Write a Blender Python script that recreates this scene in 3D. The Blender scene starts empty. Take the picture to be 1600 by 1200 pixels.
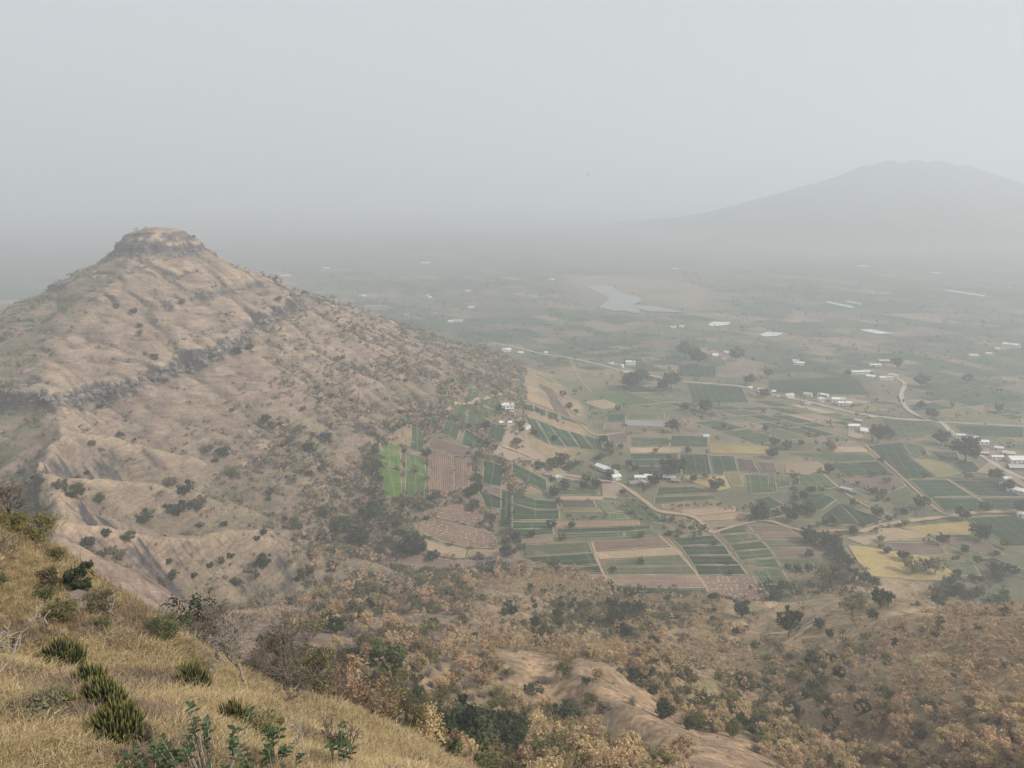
import bpy, math, random
import numpy as np
from mathutils import Vector, Matrix

random.seed(7)
RS = np.random.RandomState(11)
SC = bpy.context.scene
COL = SC.collection

# ------------------------------------------------------------------ camera
FPX = 1164.0                      # focal length in pixels of the 1600 px wide photograph
PITCH = math.radians(14.9)
CP, SP = math.cos(PITCH), math.sin(PITCH)
cam_d = bpy.data.cameras.new("camera")
cam_d.sensor_width = 36.0
cam_d.lens = 36.0 * FPX / 1600.0
cam_d.clip_start = 0.2
cam_d.clip_end = 40000.0
cam = bpy.data.objects.new("camera", cam_d)
COL.objects.link(cam)
cam.location = (0, 0, 0)
cam.rotation_euler = (math.radians(90) - PITCH, 0, 0)
SC.camera = cam

# ------------------------------------------------------------------ sky, sun, exposure
SUN_AZ = math.radians(112)        # from +Y (straight ahead) clockwise: from the right and behind
SUN_EL = math.radians(41)
world = bpy.data.worlds.new("World")
SC.world = world
world.use_nodes = True
wn = world.node_tree.nodes; wl = world.node_tree.links
for n in list(wn): wn.remove(n)
w_out = wn.new("ShaderNodeOutputWorld"); w_bg = wn.new("ShaderNodeBackground")
w_sky = wn.new("ShaderNodeTexSky"); w_sky.sky_type = 'NISHITA'; w_sky.sun_disc = False
w_sky.sun_elevation = SUN_EL; w_sky.sun_rotation = SUN_AZ
w_sky.altitude = 700; w_sky.air_density = 1.0; w_sky.dust_density = 9.0; w_sky.ozone_density = 1.0
w_hsv = wn.new("ShaderNodeHueSaturation"); w_hsv.inputs["Saturation"].default_value = 0.30
w_mix = wn.new("ShaderNodeMix"); w_mix.data_type = 'RGBA'
w_mix.inputs[0].default_value = 0.80                     # thick dust veil: an even grey over the clear-sky gradient
w_mix.inputs[7].default_value = (7.25, 7.65, 7.95, 1)
wl.new(w_sky.outputs[0], w_hsv.inputs["Color"]); wl.new(w_hsv.outputs[0], w_mix.inputs[6])
wl.new(w_mix.outputs[2], w_bg.inputs[0]); wl.new(w_bg.outputs[0], w_out.inputs[0])
w_bg.inputs[1].default_value = 0.10

sun_d = bpy.data.lights.new("sun", 'SUN')
sun_d.energy = 4.3; sun_d.angle = math.radians(1.2); sun_d.color = (1.0, 0.925, 0.81)
sun = bpy.data.objects.new("sun", sun_d); COL.objects.link(sun)
sdir = Vector((math.sin(SUN_AZ) * math.cos(SUN_EL), math.cos(SUN_AZ) * math.cos(SUN_EL), math.sin(SUN_EL)))
sun.rotation_euler = sdir.to_track_quat('Z', 'Y').to_euler()
sun.location = (300, -200, 400)

HAZE_DENSITY = 0.00050
vs = SC.view_settings
vs.view_transform = 'Standard'; vs.look = 'None'; vs.exposure = 0.0; vs.gamma = 1.0
vs.use_curve_mapping = False
SC.render.engine = 'CYCLES'
cy = SC.cycles
cy.max_bounces = 5; cy.diffuse_bounces = 2; cy.glossy_bounces = 2; cy.transmission_bounces = 2
cy.volume_bounces = 2; cy.transparent_max_bounces = 4
cy.use_denoising = True
try:
    cy.denoiser = 'OPENIMAGEDENOISE'; cy.denoising_input_passes = 'RGB_ALBEDO_NORMAL'
except Exception:
    pass
cy.caustics_reflective = False; cy.caustics_refractive = False

# ------------------------------------------------------------------ numeric helpers
def sstep(a, b, x):
    t = np.clip((x - a) / (b - a), 0, 1)
    return t * t * (3 - 2 * t)

_perm = np.random.RandomState(5).permutation(1024).astype(np.int64)
_gang = np.random.RandomState(6).rand(1024) * 2 * np.pi
_gx, _gy = np.cos(_gang), np.sin(_gang)
def perlin(x, y, seed=0):
    xi = np.floor(x).astype(np.int64); yi = np.floor(y).astype(np.int64)
    xf = x - xi; yf = y - yi
    u = xf * xf * xf * (xf * (xf * 6 - 15) + 10); v = yf * yf * yf * (yf * (yf * 6 - 15) + 10)
    def g(ix, iy, dx, dy):
        h = _perm[(_perm[(ix + seed * 37) & 1023] + iy) & 1023]
        return _gx[h] * dx + _gy[h] * dy
    a = g(xi, yi, xf, yf); b = g(xi + 1, yi, xf - 1, yf)
    c = g(xi, yi + 1, xf, yf - 1); d = g(xi + 1, yi + 1, xf - 1, yf - 1)
    return (a + (b - a) * u + ((c + (d - c) * u) - (a + (b - a) * u)) * v) * 1.5
def fbm(x, y, octaves=4, seed=0, gain=0.5):
    s = 0; amp = 1.0
    for o in range(octaves):
        s = s + amp * perlin(x * 2 ** o + 17.3 * o, y * 2 ** o - 9.1 * o, seed + o)
        amp *= gain
    return s
def ridged(x, y, octaves=3, seed=0):
    s = 0; amp = 1.0
    for o in range(octaves):
        s = s + amp * (1 - 2 * np.abs(perlin(x * 2 ** o + 3.7 * o, y * 2 ** o + 8.3 * o, seed + o)))
        amp *= 0.5
    return s

# ------------------------------------------------------------------ the lie of the land (metres; the camera stands at the origin on a hilltop)
VALLEY = -250.0
def valley_z(x, y):
    r = np.hypot(x, y)
    z = VALLEY + 1.6 * fbm(x / 420.0, y / 420.0, 2, 3) * sstep(300, 800, r)
    z = z + 14 * fbm(x / 1500.0, y / 1500.0, 2, 9) * sstep(1900, 3500, r)
    # a low bare knoll beside the dirt track
    z = z + 9.0 * np.exp(-(((x - 222) / 42.0) ** 2 + ((y - 422) / 26.0) ** 2))
    return z

def ridge(x, y, pts, k=0.0):
    """max over the segments of a crest line: crest height minus a concave flank. pts: (x, y, z, slope_at_crest, slope_far, length)"""
    best = np.full(np.shape(x), -1e4)
    for p, q in zip(pts[:-1], pts[1:]):
        dx, dy = q[0] - p[0], q[1] - p[1]
        t = np.clip(((x - p[0]) * dx + (y - p[1]) * dy) / (dx * dx + dy * dy), 0, 1)
        d = np.hypot(x - (p[0] + t * dx), y - (p[1] + t * dy))
        zc = p[2] + (q[2] - p[2]) * t
        s0 = p[3] + (q[3] - p[3]) * t; s1 = p[4] + (q[4] - p[4]) * t; L = p[5] + (q[5] - p[5]) * t
        d2 = np.sqrt(d * d + 9.0) - 3.0
        best = np.maximum(best, zc - s1 * d2 - (s0 - s1) * L * (1 - np.exp(-d2 / L)))
    return best

def P(x, y, z, s0=0.6, s1=0.3, L=120): return (x, y, z, s0, s1, L)
BARE_SPOTS = [(50, 106, 20), (44, 128, 23), (40, 150, 22), (30, 172, 22), (20, 192, 20), (6, 210, 14), (58, 132, 12), (-49, 207, 14), (-36, 240, 9), (2, 352, 20), (-14, 318, 9), (12, 330, 9)]      # bare crests in the wood: x, y, radius
RIDGES = [
    # main crest from the summit towards the camera
    [P(-374, 800, -46, .60, .42, 120), P(-362, 740, -85, .5, .42, 150), P(-393, 690, -104, .45, .42, 90), P(-385, 640, -122, .36, .45, 60), P(-356, 540, -145, .45, .50, 50),
     P(-302, 468, -153, 1.2, .42, 50), P(-258, 388, -148, 1.3, .42, 50), P(-194, 292, -138, 1.3, .42, 50), P(-130, 190, -122, .8, .45, 60), P(-75, 100, -72, .7, .5, 60), P(-40, 50, -34, .8, .6, 40)],
    # to the west
    [P(-374, 800, -46, .6, .4, 100), P(-480, 820, -104, .55, .4, 100), P(-584, 845, -129, .5, .35, 120), P(-820, 900, -190, .4, .3, 120), P(-1050, 960, -255, .3, .3, 120)],
    # to the north east, the skyline falling to the fields
    [P(-374, 800, -46, .60, .42, 120), P(-330, 850, -82, .55, .42, 150), P(-278, 900, -112, .5, .4, 120), P(-204, 980, -176, .45, .30, 120), P(-150, 1015, -211, .35, .22, 100), P(-95, 1050, -233, .25, .18, 100), P(-20, 1090, -246, .2, .15, 100), P(50, 1125, -256, .2, .15, 100)],
    # shoulders on the lit face
    [P(-362, 740, -96, .5, .42, 150), P(-318, 665, -138, .4, .5, 60), P(-270, 640, -156, .5, .38, 80), P(-190, 660, -208, .4, .3, 80), P(-110, 690, -256, .3, .25, 80)],
    [P(-330, 850, -90, .5, .42, 100), P(-285, 800, -128, .45, .4, 80), P(-230, 800, -165, .5, .35, 80), P(-150, 810, -212, .4, .3, 80), P(-70, 825, -258, .3, .25, 80)],
    # spurs running down to the fields
    [P(-352, 540, -146, .6, .45, 60), P(-262, 575, -184, .6, .45, 60), P(-180, 600, -224, .5, .35, 60), P(-120, 620, -256, .3, .3, 80)],
    [P(-302, 468, -153, .8, .55, 40), P(-250, 494, -175, .95, .5, 40), P(-193, 523, -209, .85, .4, 40), P(-120, 548, -252, .35, .3, 70)],
    [P(-258, 388, -148, .8, .55, 40), P(-204, 439, -184, .95, .5, 40), P(-149, 461, -221, .85, .4, 40), P(-100, 480, -255, .35, .3, 70)],
    [P(-194, 292, -138, .8, .55, 40), P(-140, 373, -183, .95, .5, 40), P(-95, 417, -224, .85, .4, 40), P(-65, 450, -257, .35, .3, 70)],
    [P(-130, 190, -122, .7, .5, 50), P(-95, 260, -168, .65, .5, 50), P(-60, 330, -207, .55, .4, 50), P(-45, 390, -246, .3, .3, 60)],
    [P(-80, 140, -108, .7, .5, 40), P(-49, 207, -143, .55, .42, 40), P(-22, 285, -184, .5, .38, 50), P(2, 357, -216, .4, .3, 50), P(20, 405, -250, .3, .3, 60)],
    # the sandy spur right below
    [P(34, 70, -74, .8, .6, 40), P(40, 129, -115, .7, .55, 25), P(22, 190, -139, .65, .5, 25), P(2, 222, -158, .55, .45, 30), P(10, 290, -196, .4, .35, 40)],
]
FK = 1.12           # the mountain stands some four and a half kilometres off
FARHILL = [[(x * FK, y * FK, z * FK if z > 0 else z, s0, s1, L * FK) for x, y, z, s0, s1, L in R] for R in [
    [P(1505, 3650, 0, .38, .16, 600), P(1674, 3680, 88, .42, .15, 600), P(1770, 3700, 112, .45, .15, 600), P(2000, 3760, 118, .45, .15, 600), P(2130, 3790, 110, .45, .15, 600), P(2280, 3800, 80, .42, .15, 600),
     P(2440, 3820, 15, .38, .15, 600), P(2560, 3830, -48, .35, .15, 600), P(3200, 3900, -130, .3, .15, 600), P(4200, 4000, -220, .3, .15, 600)],
    [P(1505, 3660, 0, .35, .15, 600), P(1330, 3690, -80, .28, .14, 600), P(1180, 3700, -122, .22, .14, 600), P(940, 3760, -160, .18, .12, 600), P(626, 3900, -200, .15, .1, 600), P(200, 4000, -240, .12, .1, 600), P(-100, 4050, -262, .1, .1, 600)],
]]
NEAR = np.array([
    (0, -6, -1.6), (0, -1, -1.75), (0, 1.2, -2.6), (-3, 3, -6.0), (0, 4, -7.0), (-6, 6, -9.6), (-7, 11, -12.6), (3, 4, -8), (-10.5, 10, -11.2), (-15, 10, -10), (-12, 4, -7), (-2, 11, -12.5), (-13, 16, -14.0), (-8, 17, -15.2), (-17, 26, -20), (-23.5, 30, -20.5), (-31, 42, -19.5), (-28.7, 46, -26.8), (-22.8, 44, -29),
    (-15.5, 42, -32), (-8, 40, -33.3), (-4, 38, -34.6), (-50, 38, -11), (-50, 10, -5), (-30, 0, -3), (-60, -30, 0), (30, -30, -6), (10, 20, -27), (5, 10, -12.5),
    (20, 20, -36), (30, 0, -22), (60, 0, -48), (60, 60, -88), (0, 60, -58), (-20, 60, -52), (-40, 60, -43), (-70, 60, -30), (-46, 54, -31), (-13, 127, -112),
    (-40, 100, -90), (30, 100, -94), (90, 60, -92), (-90, 100, -70), (90, 120, -120), (0, -60, -4), (120, 0, -80), (-120, 0, -10), (-120, 120, -90), (0, 150, -125), (40, 129, -115), (-60, 140, -112)], float)
def _k(d2): return np.sqrt(d2 + 9.0)
_A = _k((NEAR[:, None, 0] - NEAR[None, :, 0]) ** 2 + (NEAR[:, None, 1] - NEAR[None, :, 1]) ** 2)
_n = len(NEAR)
_M = np.zeros((_n + 3, _n + 3)); _M[:_n, :_n] = _A + np.eye(_n) * 0.02
_M[:_n, _n] = 1; _M[:_n, _n + 1] = NEAR[:, 0]; _M[:_n, _n + 2] = NEAR[:, 1]; _M[_n:, :_n] = _M[:_n, _n:].T
_W = np.linalg.solve(_M, np.concatenate([NEAR[:, 2], np.zeros(3)]))
def near_z(x, y):
    z = _W[_n] + _W[_n + 1] * x + _W[_n + 2] * y
    for i in range(_n):
        z = z + _W[i] * _k((x - NEAR[i, 0]) ** 2 + (y - NEAR[i, 1]) ** 2)
    return z

def smax(a, b, k):
    h = np.clip(0.5 + 0.5 * (a - b) / k, 0, 1)
    return b + (a - b) * h + k * h * (1 - h)

SUMMIT = (-374.0, 800.0)
def cap_z(x, y):
    """the flat-topped rock on the summit: two cliff steps round a grassy dome"""
    dx, dy = x - SUMMIT[0], y - SUMMIT[1]
    a = np.arctan2(dy, dx)
    wob = 1.04 + 0.10 * perlin(np.cos(a) * 1.6 + 4, np.sin(a) * 1.6, 41) + 0.07 * perlin(np.cos(a) * 5, np.sin(a) * 5, 42) + 0.05 * perlin(x / 5.0, y / 5.0, 43)
    d = np.hypot(dx / 1.05, dy / 0.9) / wob
    z = -42.5 - 7.0 * (d / 29.0) ** 2 + 1.3 * perlin(x / 6.0, y / 6.0, 44)
    led = perlin(np.cos(a) * 2.2, np.sin(a) * 2.2 + 3, 45); west = sstep(0.2, -0.7, np.cos(a))
    z = z - 3.2 * sstep(24, 26, d) * (0.6 + led) - 2.5 * sstep(32, 33.5, d) * (0.8 - led) - (4.5 + 4.5 * west) * sstep(38, 40.5, d) - 3 * sstep(45, 46.5, d) * (0.5 + led) - 60 * sstep(47, 96, d) - np.maximum(d - 96, 0) * 1.0
    return z

def band_level(x, y):
    """level of the main basalt step round the hill: the flows dip gently towards the camera"""
    return np.interp(y, [480, 524, 549, 569, 583, 602, 623, 652, 697, 737, 763, 850, 950], [-148, -151, -157, -158, -155, -152, -147, -139, -131, -126, -122, -112, -108]) + 2.0 * perlin(x / 50.0, y / 50.0, 61)
def crest_x(y): return np.interp(y, [50, 100, 190, 292, 388, 468, 540, 640, 690, 740, 800], [-40, -75, -130, -194, -258, -302, -356, -385, -393, -362, -374])

def height(x, y):
    x = np.asarray(x, float); y = np.asarray(y, float)
    r = np.hypot(x, y)
    # gentle sideways bending so that crests do not run ruler straight
    bend = sstep(120, 260, r)
    wx = x + bend * (9 * perlin(x / 70.0, y / 70.0, 21) + 4 * perlin(x / 28.0, y / 28.0, 22))
    wy = y + bend * (9 * perlin(x / 70.0, y / 70.0, 23) + 4 * perlin(x / 28.0, y / 28.0, 24))
    v = valley_z(x, y)
    apr = np.interp(wy, [-50, 0, 60, 100, 150, 250, 300, 413, 470, 600], [0, -30, -68, -100, -136, -180, -199, -250, -268, -320])
    apr = apr - 34 * sstep(-20, -110, x) - 25 * sstep(250, 420, x) + 26 * np.exp(-((x - 190) / 60.0) ** 2) * sstep(420, 200, y) * sstep(60, 150, y) \
        + 5 * fbm(x / 60.0, y / 60.0, 3, 31) - 10 * np.exp(-((x - 70 - 0.1 * y) / 22.0) ** 2) * sstep(380, 200, y)
    h = apr
    for R in RIDGES:
        h = smax(h, ridge(wx, wy, R), 3.0)
    # gullies fluting the flanks of the hill, down the slope
    hi = sstep(-252, -225, h) * sstep(150, 260, r)
    rel = np.clip((h + 250) / 200.0, 0, 1)
    al = x * 0.94 - y * 0.34; ac = y * 0.94 + x * 0.34 + 7 * perlin(x / 60.0, y / 60.0, 54)
    g1 = np.abs(perlin(al / 170.0, ac / 46.0, 52)); g2 = np.abs(perlin(al / 80.0, ac / 19.0, 55)); g3 = np.abs(perlin(al / 60.0, ac / 9.0, 56))
    flank = sstep(0.02, 0.3, rel) * sstep(-60, -85, h) * (0.3 + 0.7 * sstep(430, 570, y))
    h = h + hi * 2.0 * fbm(x / 45.0, y / 45.0, 3, 51) - hi * flank * (6.0 * np.exp(-g1 * 9) + 3.6 * np.exp(-g2 * 9) + 1.7 * np.exp(-g3 * 8))
    h = h + hi * 0.5 * fbm(x / 9.0, y / 9.0, 2, 53)
    # basalt step at one level round the hill
    lv = band_level(x, y)
    e = h - lv
    inb = sstep(300, 420, r) * sstep(-150, -260, x)
    h = h + inb * 10.0 * (sstep(-1.2, 1.2, e) - 0.5) * np.exp(-(e / 15.0) ** 2) * (0.75 + 0.7 * perlin(x / 24.0, y / 24.0, 62))
    lv2 = -104.0 + 5 * perlin(x / 80.0, y / 80.0, 63); e = h - lv2
    h = h + inb * 4.5 * (sstep(-1.0, 1.0, e) - 0.5) * np.exp(-(e / 9.0) ** 2) * (0.5 + 0.9 * perlin(x / 22.0, y / 22.0, 64))
    h = np.maximum(h, cap_z(x, y))
    for R in FARHILL:
        f = ridge(x, y, R)
        f = f + 7 * ridged(x / 520.0, y / 520.0, 3, 71) * sstep(-245, -180, f)
        h = np.maximum(h, f)
    h = smax(h, v, 3.0)
    # the hilltop at the camera
    nz = near_z(np.clip(x, -200, 200), np.clip(y, -100, 200)) + 0.55 * fbm(x / 9.0, y / 9.0, 3, 81) * sstep(6, 20, r) + 0.16 * fbm(x / 1.9, y / 1.9, 2, 82) * sstep(5, 12, r)
    w = sstep(95, 145, r)
    return nz + (h - nz) * w


# ------------------------------------------------------------------ mesh helpers
def mesh_np(name, V, F, mats=(), midx=None, smooth=False, col=None, uv=None):
    """V (n,3); F (m,k) all with k corners; col (n,3) point colours"""
    V = np.asarray(V, np.float32); F = np.asarray(F, np.int32)
    me = bpy.data.meshes.new(name)
    n, m = len(V), len(F); k = F.shape[1]
    me.vertices.add(n); me.vertices.foreach_set("co", V.ravel())
    me.loops.add(m * k); me.loops.foreach_set("vertex_index", F.ravel())
    me.polygons.add(m); me.polygons.foreach_set("loop_start", np.arange(0, m * k, k, dtype=np.int32))
    try: me.polygons.foreach_set("loop_total", np.full(m, k, np.int32))
    except Exception: pass
    for mt in mats: me.materials.append(mt)
    if midx is not None: me.polygons.foreach_set("material_index", np.asarray(midx, np.int32))
    if smooth: me.polygons.foreach_set("use_smooth", np.ones(m, bool))
    me.update(calc_edges=True)
    if col is not None:
        a = me.color_attributes.new("Col", 'FLOAT_COLOR', 'POINT')
        c = np.ones((n, 4), np.float32); c[:, :3] = col
        a.data.foreach_set("color", c.ravel())
    if uv is not None:
        l = me.uv_layers.new(name="UVMap")
        l.data.foreach_set("uv", np.asarray(uv, np.float32)[F.ravel()].ravel())
    return me
def link(name, me, parent=None, loc=None, rot=None, scale=None):
    o = bpy.data.objects.new(name, me); COL.objects.link(o)
    if parent is not None: o.parent = parent
    if loc is not None: o.location = loc
    if rot is not None: o.rotation_euler = rot
    if scale is not None: o.scale = scale
    return o
def tag(o, label=None, cat=None, group=None, kind=None):
    if label: o["label"] = label
    if cat: o["category"] = cat
    if group: o["group"] = group
    if kind: o["kind"] = kind
    return o
class MB:
    """collects quads and triangles for one mesh (triangles are stored as quads with a repeated corner split later)"""
    def __init__(s): s.v = []; s.f = []
    def box(s, c, size, rz=0.0, taper=1.0):
        cx, cy_, cz = c; a, b, h = size[0] / 2, size[1] / 2, size[2] / 2
        i = len(s.v); cs, sn = math.cos(rz), math.sin(rz)
        for zz, tp in ((-h, 1.0), (h, taper)):
            for xx, yy in ((-a, -b), (a, -b), (a, b), (-a, b)):
                X, Y = xx * tp, yy * tp
                s.v.append((cx + X * cs - Y * sn, cy_ + X * sn + Y * cs, cz + zz))
        s.f += [(i, i + 3, i + 2, i + 1), (i + 4, i + 5, i + 6, i + 7), (i, i + 1, i + 5, i + 4), (i + 1, i + 2, i + 6, i + 5), (i + 2, i + 3, i + 7, i + 6), (i + 3, i, i + 4, i + 7)]
        return s
    def poly(s, pts):
        i = len(s.v); s.v += [tuple(p) for p in pts]; s.f.append(tuple(range(i, i + len(pts)))); return s
    def slab(s, p, th):
        """a sheet given by 4 corners, thickened along its normal"""
        p = [Vector(q) for q in p]; n = (p[1] - p[0]).cross(p[3] - p[0]).normalized() * th
        q = [a - n for a in p]
        s.poly(p); s.poly(q[::-1])
        for k in range(len(p)):
            j = (k + 1) % len(p); s.poly([p[j], p[k], q[k], q[j]])
        return s
    def mesh(s, name, mats, smooth=False):
        me = bpy.data.meshes.new(name); me.from_pydata([tuple(v) for v in s.v], [], s.f); me.update()
        for m in (mats if isinstance(mats, (list, tuple)) else [mats]): me.materials.append(m)
        if smooth:
            for p in me.polygons: p.use_smooth = True
        return me
    def build(s, name, mat, parent=None, **kw): return link(name, s.mesh(name, mat), parent, **kw)

# ------------------------------------------------------------------ materials
def new_mat(name):
    m = bpy.data.materials.new(name); m.use_nodes = True
    nt = m.node_tree
    for n in list(nt.nodes): nt.nodes.remove(n)
    out = nt.nodes.new("ShaderNodeOutputMaterial"); b = nt.nodes.new("ShaderNodeBsdfPrincipled")
    b.inputs["Roughness"].default_value = 0.95
    b.inputs["Specular IOR Level"].default_value = 0.15
    nt.links.new(b.outputs[0], out.inputs[0])
    return m, nt, b
def N(nt, t, **kw):
    n = nt.nodes.new(t)
    for k, v in kw.items(): setattr(n, k, v)
    return n
def mixc(nt, fac, a, b, mode='MIX'):
    m = N(nt, "ShaderNodeMix", data_type='RGBA', blend_type=mode)
    for s, v in ((0, fac), (6, a), (7, b)):
        if hasattr(v, "links"): nt.links.new(v, m.inputs[s])
        elif s == 0: m.inputs[0].default_value = v
        else: m.inputs[s].default_value = (v[0], v[1], v[2], 1)
    return m.outputs[2]
def noise(nt, scale, detail=4, vec=None, rough=0.55, dist=0.0):
    n = N(nt, "ShaderNodeTexNoise"); n.inputs["Scale"].default_value = scale; n.inputs["Detail"].default_value = detail
    n.inputs["Roughness"].default_value = rough; n.inputs["Distortion"].default_value = dist
    if vec is not None: nt.links.new(vec, n.inputs["Vector"])
    return n.outputs["Fac"]
def ramp(nt, fac, stops):
    r = N(nt, "ShaderNodeValToRGB"); e = r.color_ramp.elements
    while len(e) < len(stops): e.new(0.5)
    for q, (p, c) in zip(e, stops): q.position = p; q.color = (c[0], c[1], c[2], 1)
    nt.links.new(fac, r.inputs[0]); return r.outputs[0]
def bump(nt, b, h, strength, dist):
    n = N(nt, "ShaderNodeBump"); n.inputs["Strength"].default_value = strength; n.inputs["Distance"].default_value = dist
    nt.links.new(h, n.inputs["Height"]); nt.links.new(n.outputs[0], b.inputs["Normal"])
def geo_pos(nt): return N(nt, "ShaderNodeNewGeometry").outputs["Position"]

def mat_land(name, scale1, scale2, amt, bumpd, ter=0.0):
    """ground: its own colour (point colours: soil, dry grass, scrub, rock) broken up by grain"""
    m, nt, b = new_mat(name)
    a = N(nt, "ShaderNodeAttribute", attribute_name="Col")
    pos = geo_pos(nt)
    n1 = noise(nt, scale1, 6, pos, 0.65); n2 = noise(nt, scale2, 4, pos, 0.6)
    g1 = ramp(nt, n1, [(0.28, (1 - amt,) * 3), (0.72, (1 + amt,) * 3)])
    g2 = ramp(nt, n2, [(0.3, (1 - amt * .6, 1 - amt * .6, 1 - amt * .55)), (0.7, (1 + amt * .6, 1 + amt * .55, 1 + amt * .5))])
    c = mixc(nt, 1.0, a.outputs["Color"], g1, 'MULTIPLY'); c = mixc(nt, 1.0, c, g2, 'MULTIPLY')
    if ter:      # cattle terracettes: thin level streaks following the contour
        mp = N(nt, "ShaderNodeMapping"); mp.inputs["Scale"].default_value = (.035, .035, .55); nt.links.new(pos, mp.inputs["Vector"])
        n3 = noise(nt, 1.0, 5, mp.outputs[0], 0.7, 0.6)
        c = mixc(nt, 1.0, c, ramp(nt, n3, [(0.34, (1 - ter,) * 3), (0.66, (1 + ter,) * 3)]), 'MULTIPLY')
        n1 = mixc(nt, 0.5, n1, n3)
    nt.links.new(c, b.inputs["Base Color"])
    bump(nt, b, n1, 0.6, bumpd)
    return m
M_SLOPE = mat_land("dry_slope", 1.3, 0.13, 0.42, 0.5)
M_HILL = mat_land("hill_ground", 0.45, 0.06, 0.34, 1.6, 0.28)
M_VALLEY = mat_land("valley_soil", 0.12, 0.02, 0.26, 0.6)
M_FAR = mat_land("far_slope", 0.01, 0.003, 0.3, 10.0)

def mat_plain(name, c, var=0.2, scale=0.8, rough=0.9, c2=None, spec=0.2):
    m, nt, b = new_mat(name)
    n = noise(nt, scale, 5, geo_pos(nt), 0.6)
    lo = [v * (1 - var) for v in c]; hi = [v * (1 + var) for v in (c2 or c)]
    nt.links.new(ramp(nt, n, [(0.3, lo), (0.7, hi)]), b.inputs["Base Color"])
    b.inputs["Roughness"].default_value = rough; b.inputs["Specular IOR Level"].default_value = spec
    return m
def mat_leaf(name, c, c2, trans=0.25, objvar=0.35):
    """leaves: per-leaf colour from the point colour's red channel, per-plant shift from the object's random number"""
    m, nt, b = new_mat(name)
    a = N(nt, "ShaderNodeAttribute", attribute_name="Col")
    oi = N(nt, "ShaderNodeObjectInfo")
    sep = N(nt, "ShaderNodeSeparateColor"); nt.links.new(a.outputs["Color"], sep.inputs[0])
    base = mixc(nt, sep.outputs[0], c, c2)
    br = N(nt, "ShaderNodeMapRange"); br.inputs["To Min"].default_value = 1 - objvar; br.inputs["To Max"].default_value = 1 + objvar
    nt.links.new(oi.outputs["Random"], br.inputs["Value"])
    hs = N(nt, "ShaderNodeHueSaturation"); nt.links.new(base, hs.inputs["Color"]); nt.links.new(br.outputs[0], hs.inputs["Value"])
    mul = N(nt, "ShaderNodeMath", operation='MULTIPLY_ADD'); mul.inputs[1].default_value = 7.31; mul.inputs[2].default_value = 0.0
    fr = N(nt, "ShaderNodeMath", operation='FRACT'); nt.links.new(oi.outputs["Random"], mul.inputs[0]); nt.links.new(mul.outputs[0], fr.inputs[0])
    hr = N(nt, "ShaderNodeMapRange"); hr.inputs["To Min"].default_value = 0.485; hr.inputs["To Max"].default_value = 0.525
    nt.links.new(fr.outputs[0], hr.inputs["Value"]); nt.links.new(hr.outputs[0], hs.inputs["Hue"])
    nt.links.new(hs.outputs[0], b.inputs["Base Color"])
    b.inputs["Roughness"].default_value = 0.75
    if trans > 0:
        t = N(nt, "ShaderNodeBsdfTranslucent"); nt.links.new(hs.outputs[0], t.inputs[0])
        mx = N(nt, "ShaderNodeMixShader"); mx.inputs[0].default_value = trans
        out = [n for n in nt.nodes if n.type == 'OUTPUT_MATERIAL'][0]
        nt.links.new(b.outputs[0], mx.inputs[1]); nt.links.new(t.outputs[0], mx.inputs[2]); nt.links.new(mx.outputs[0], out.inputs[0])
    return m

# ------------------------------------------------------------------ the land: one polar sheet (finer near the viewpoint), cut into hillside, hill, valley floor and far mountain
ang_f = np.radians(np.arange(-44, 44.001, 0.125)); ang_c = np.radians(np.arange(46, 314.1, 3.0))
ANG = np.concatenate([ang_f, ang_c]); NA = len(ANG)
rr = [1.2]
while rr[-1] < 11500:
    r = rr[-1]
    if r < 13: dr = 0.9
    elif r < 70: dr = 0.017 * r + 0.12
    elif r < 230: dr = 0.0095 * r
    elif r < 1000: dr = 2.0 + 0.0025 * max(r - 230, 0)
    elif r < 2200: dr = 0.009 * r
    else: dr = 0.022 * r
    if 780 < r < 940: dr = 2.2
    rr.append(r + dr)
RAD = np.array(rr); NR = len(RAD)
AA, RR = np.meshgrid(ANG, RAD)            # (NR, NA)
GX, GY = np.sin(AA) * RR, np.cos(AA) * RR
GZ = height(GX, GY)
# slope of the sheet, from the sheet itself
_dzr = np.gradient(GZ, RAD, axis=0); _dza = np.gradient(GZ, ANG, axis=1) / RR
GSX = np.sin(AA) * _dzr + np.cos(AA) * _dza; GSY = np.cos(AA) * _dzr - np.sin(AA) * _dza
_A0, _DA, _NF = ang_f[0], ang_f[1] - ang_f[0], len(ang_f)
def hgt(x, y):
    """height of the finished sheet (bilinear in its own grid; inside the finely divided sector)"""
    x = np.asarray(x, float); y = np.asarray(y, float)
    r = np.clip(np.hypot(x, y), RAD[0], RAD[-1] - 1); a = np.arctan2(x, y)
    fa = np.clip((a - _A0) / _DA, 0, _NF - 1.001); ia = fa.astype(int); ta = fa - ia
    ir = np.clip(np.searchsorted(RAD, r) - 1, 0, NR - 2); tr = (r - RAD[ir]) / (RAD[ir + 1] - RAD[ir])
    return (GZ[ir, ia] * (1 - ta) + GZ[ir, ia + 1] * ta) * (1 - tr) + (GZ[ir + 1, ia] * (1 - ta) + GZ[ir + 1, ia + 1] * ta) * tr
def hz(x, y): return float(hgt(np.array([x]), np.array([y]))[0])

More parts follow.
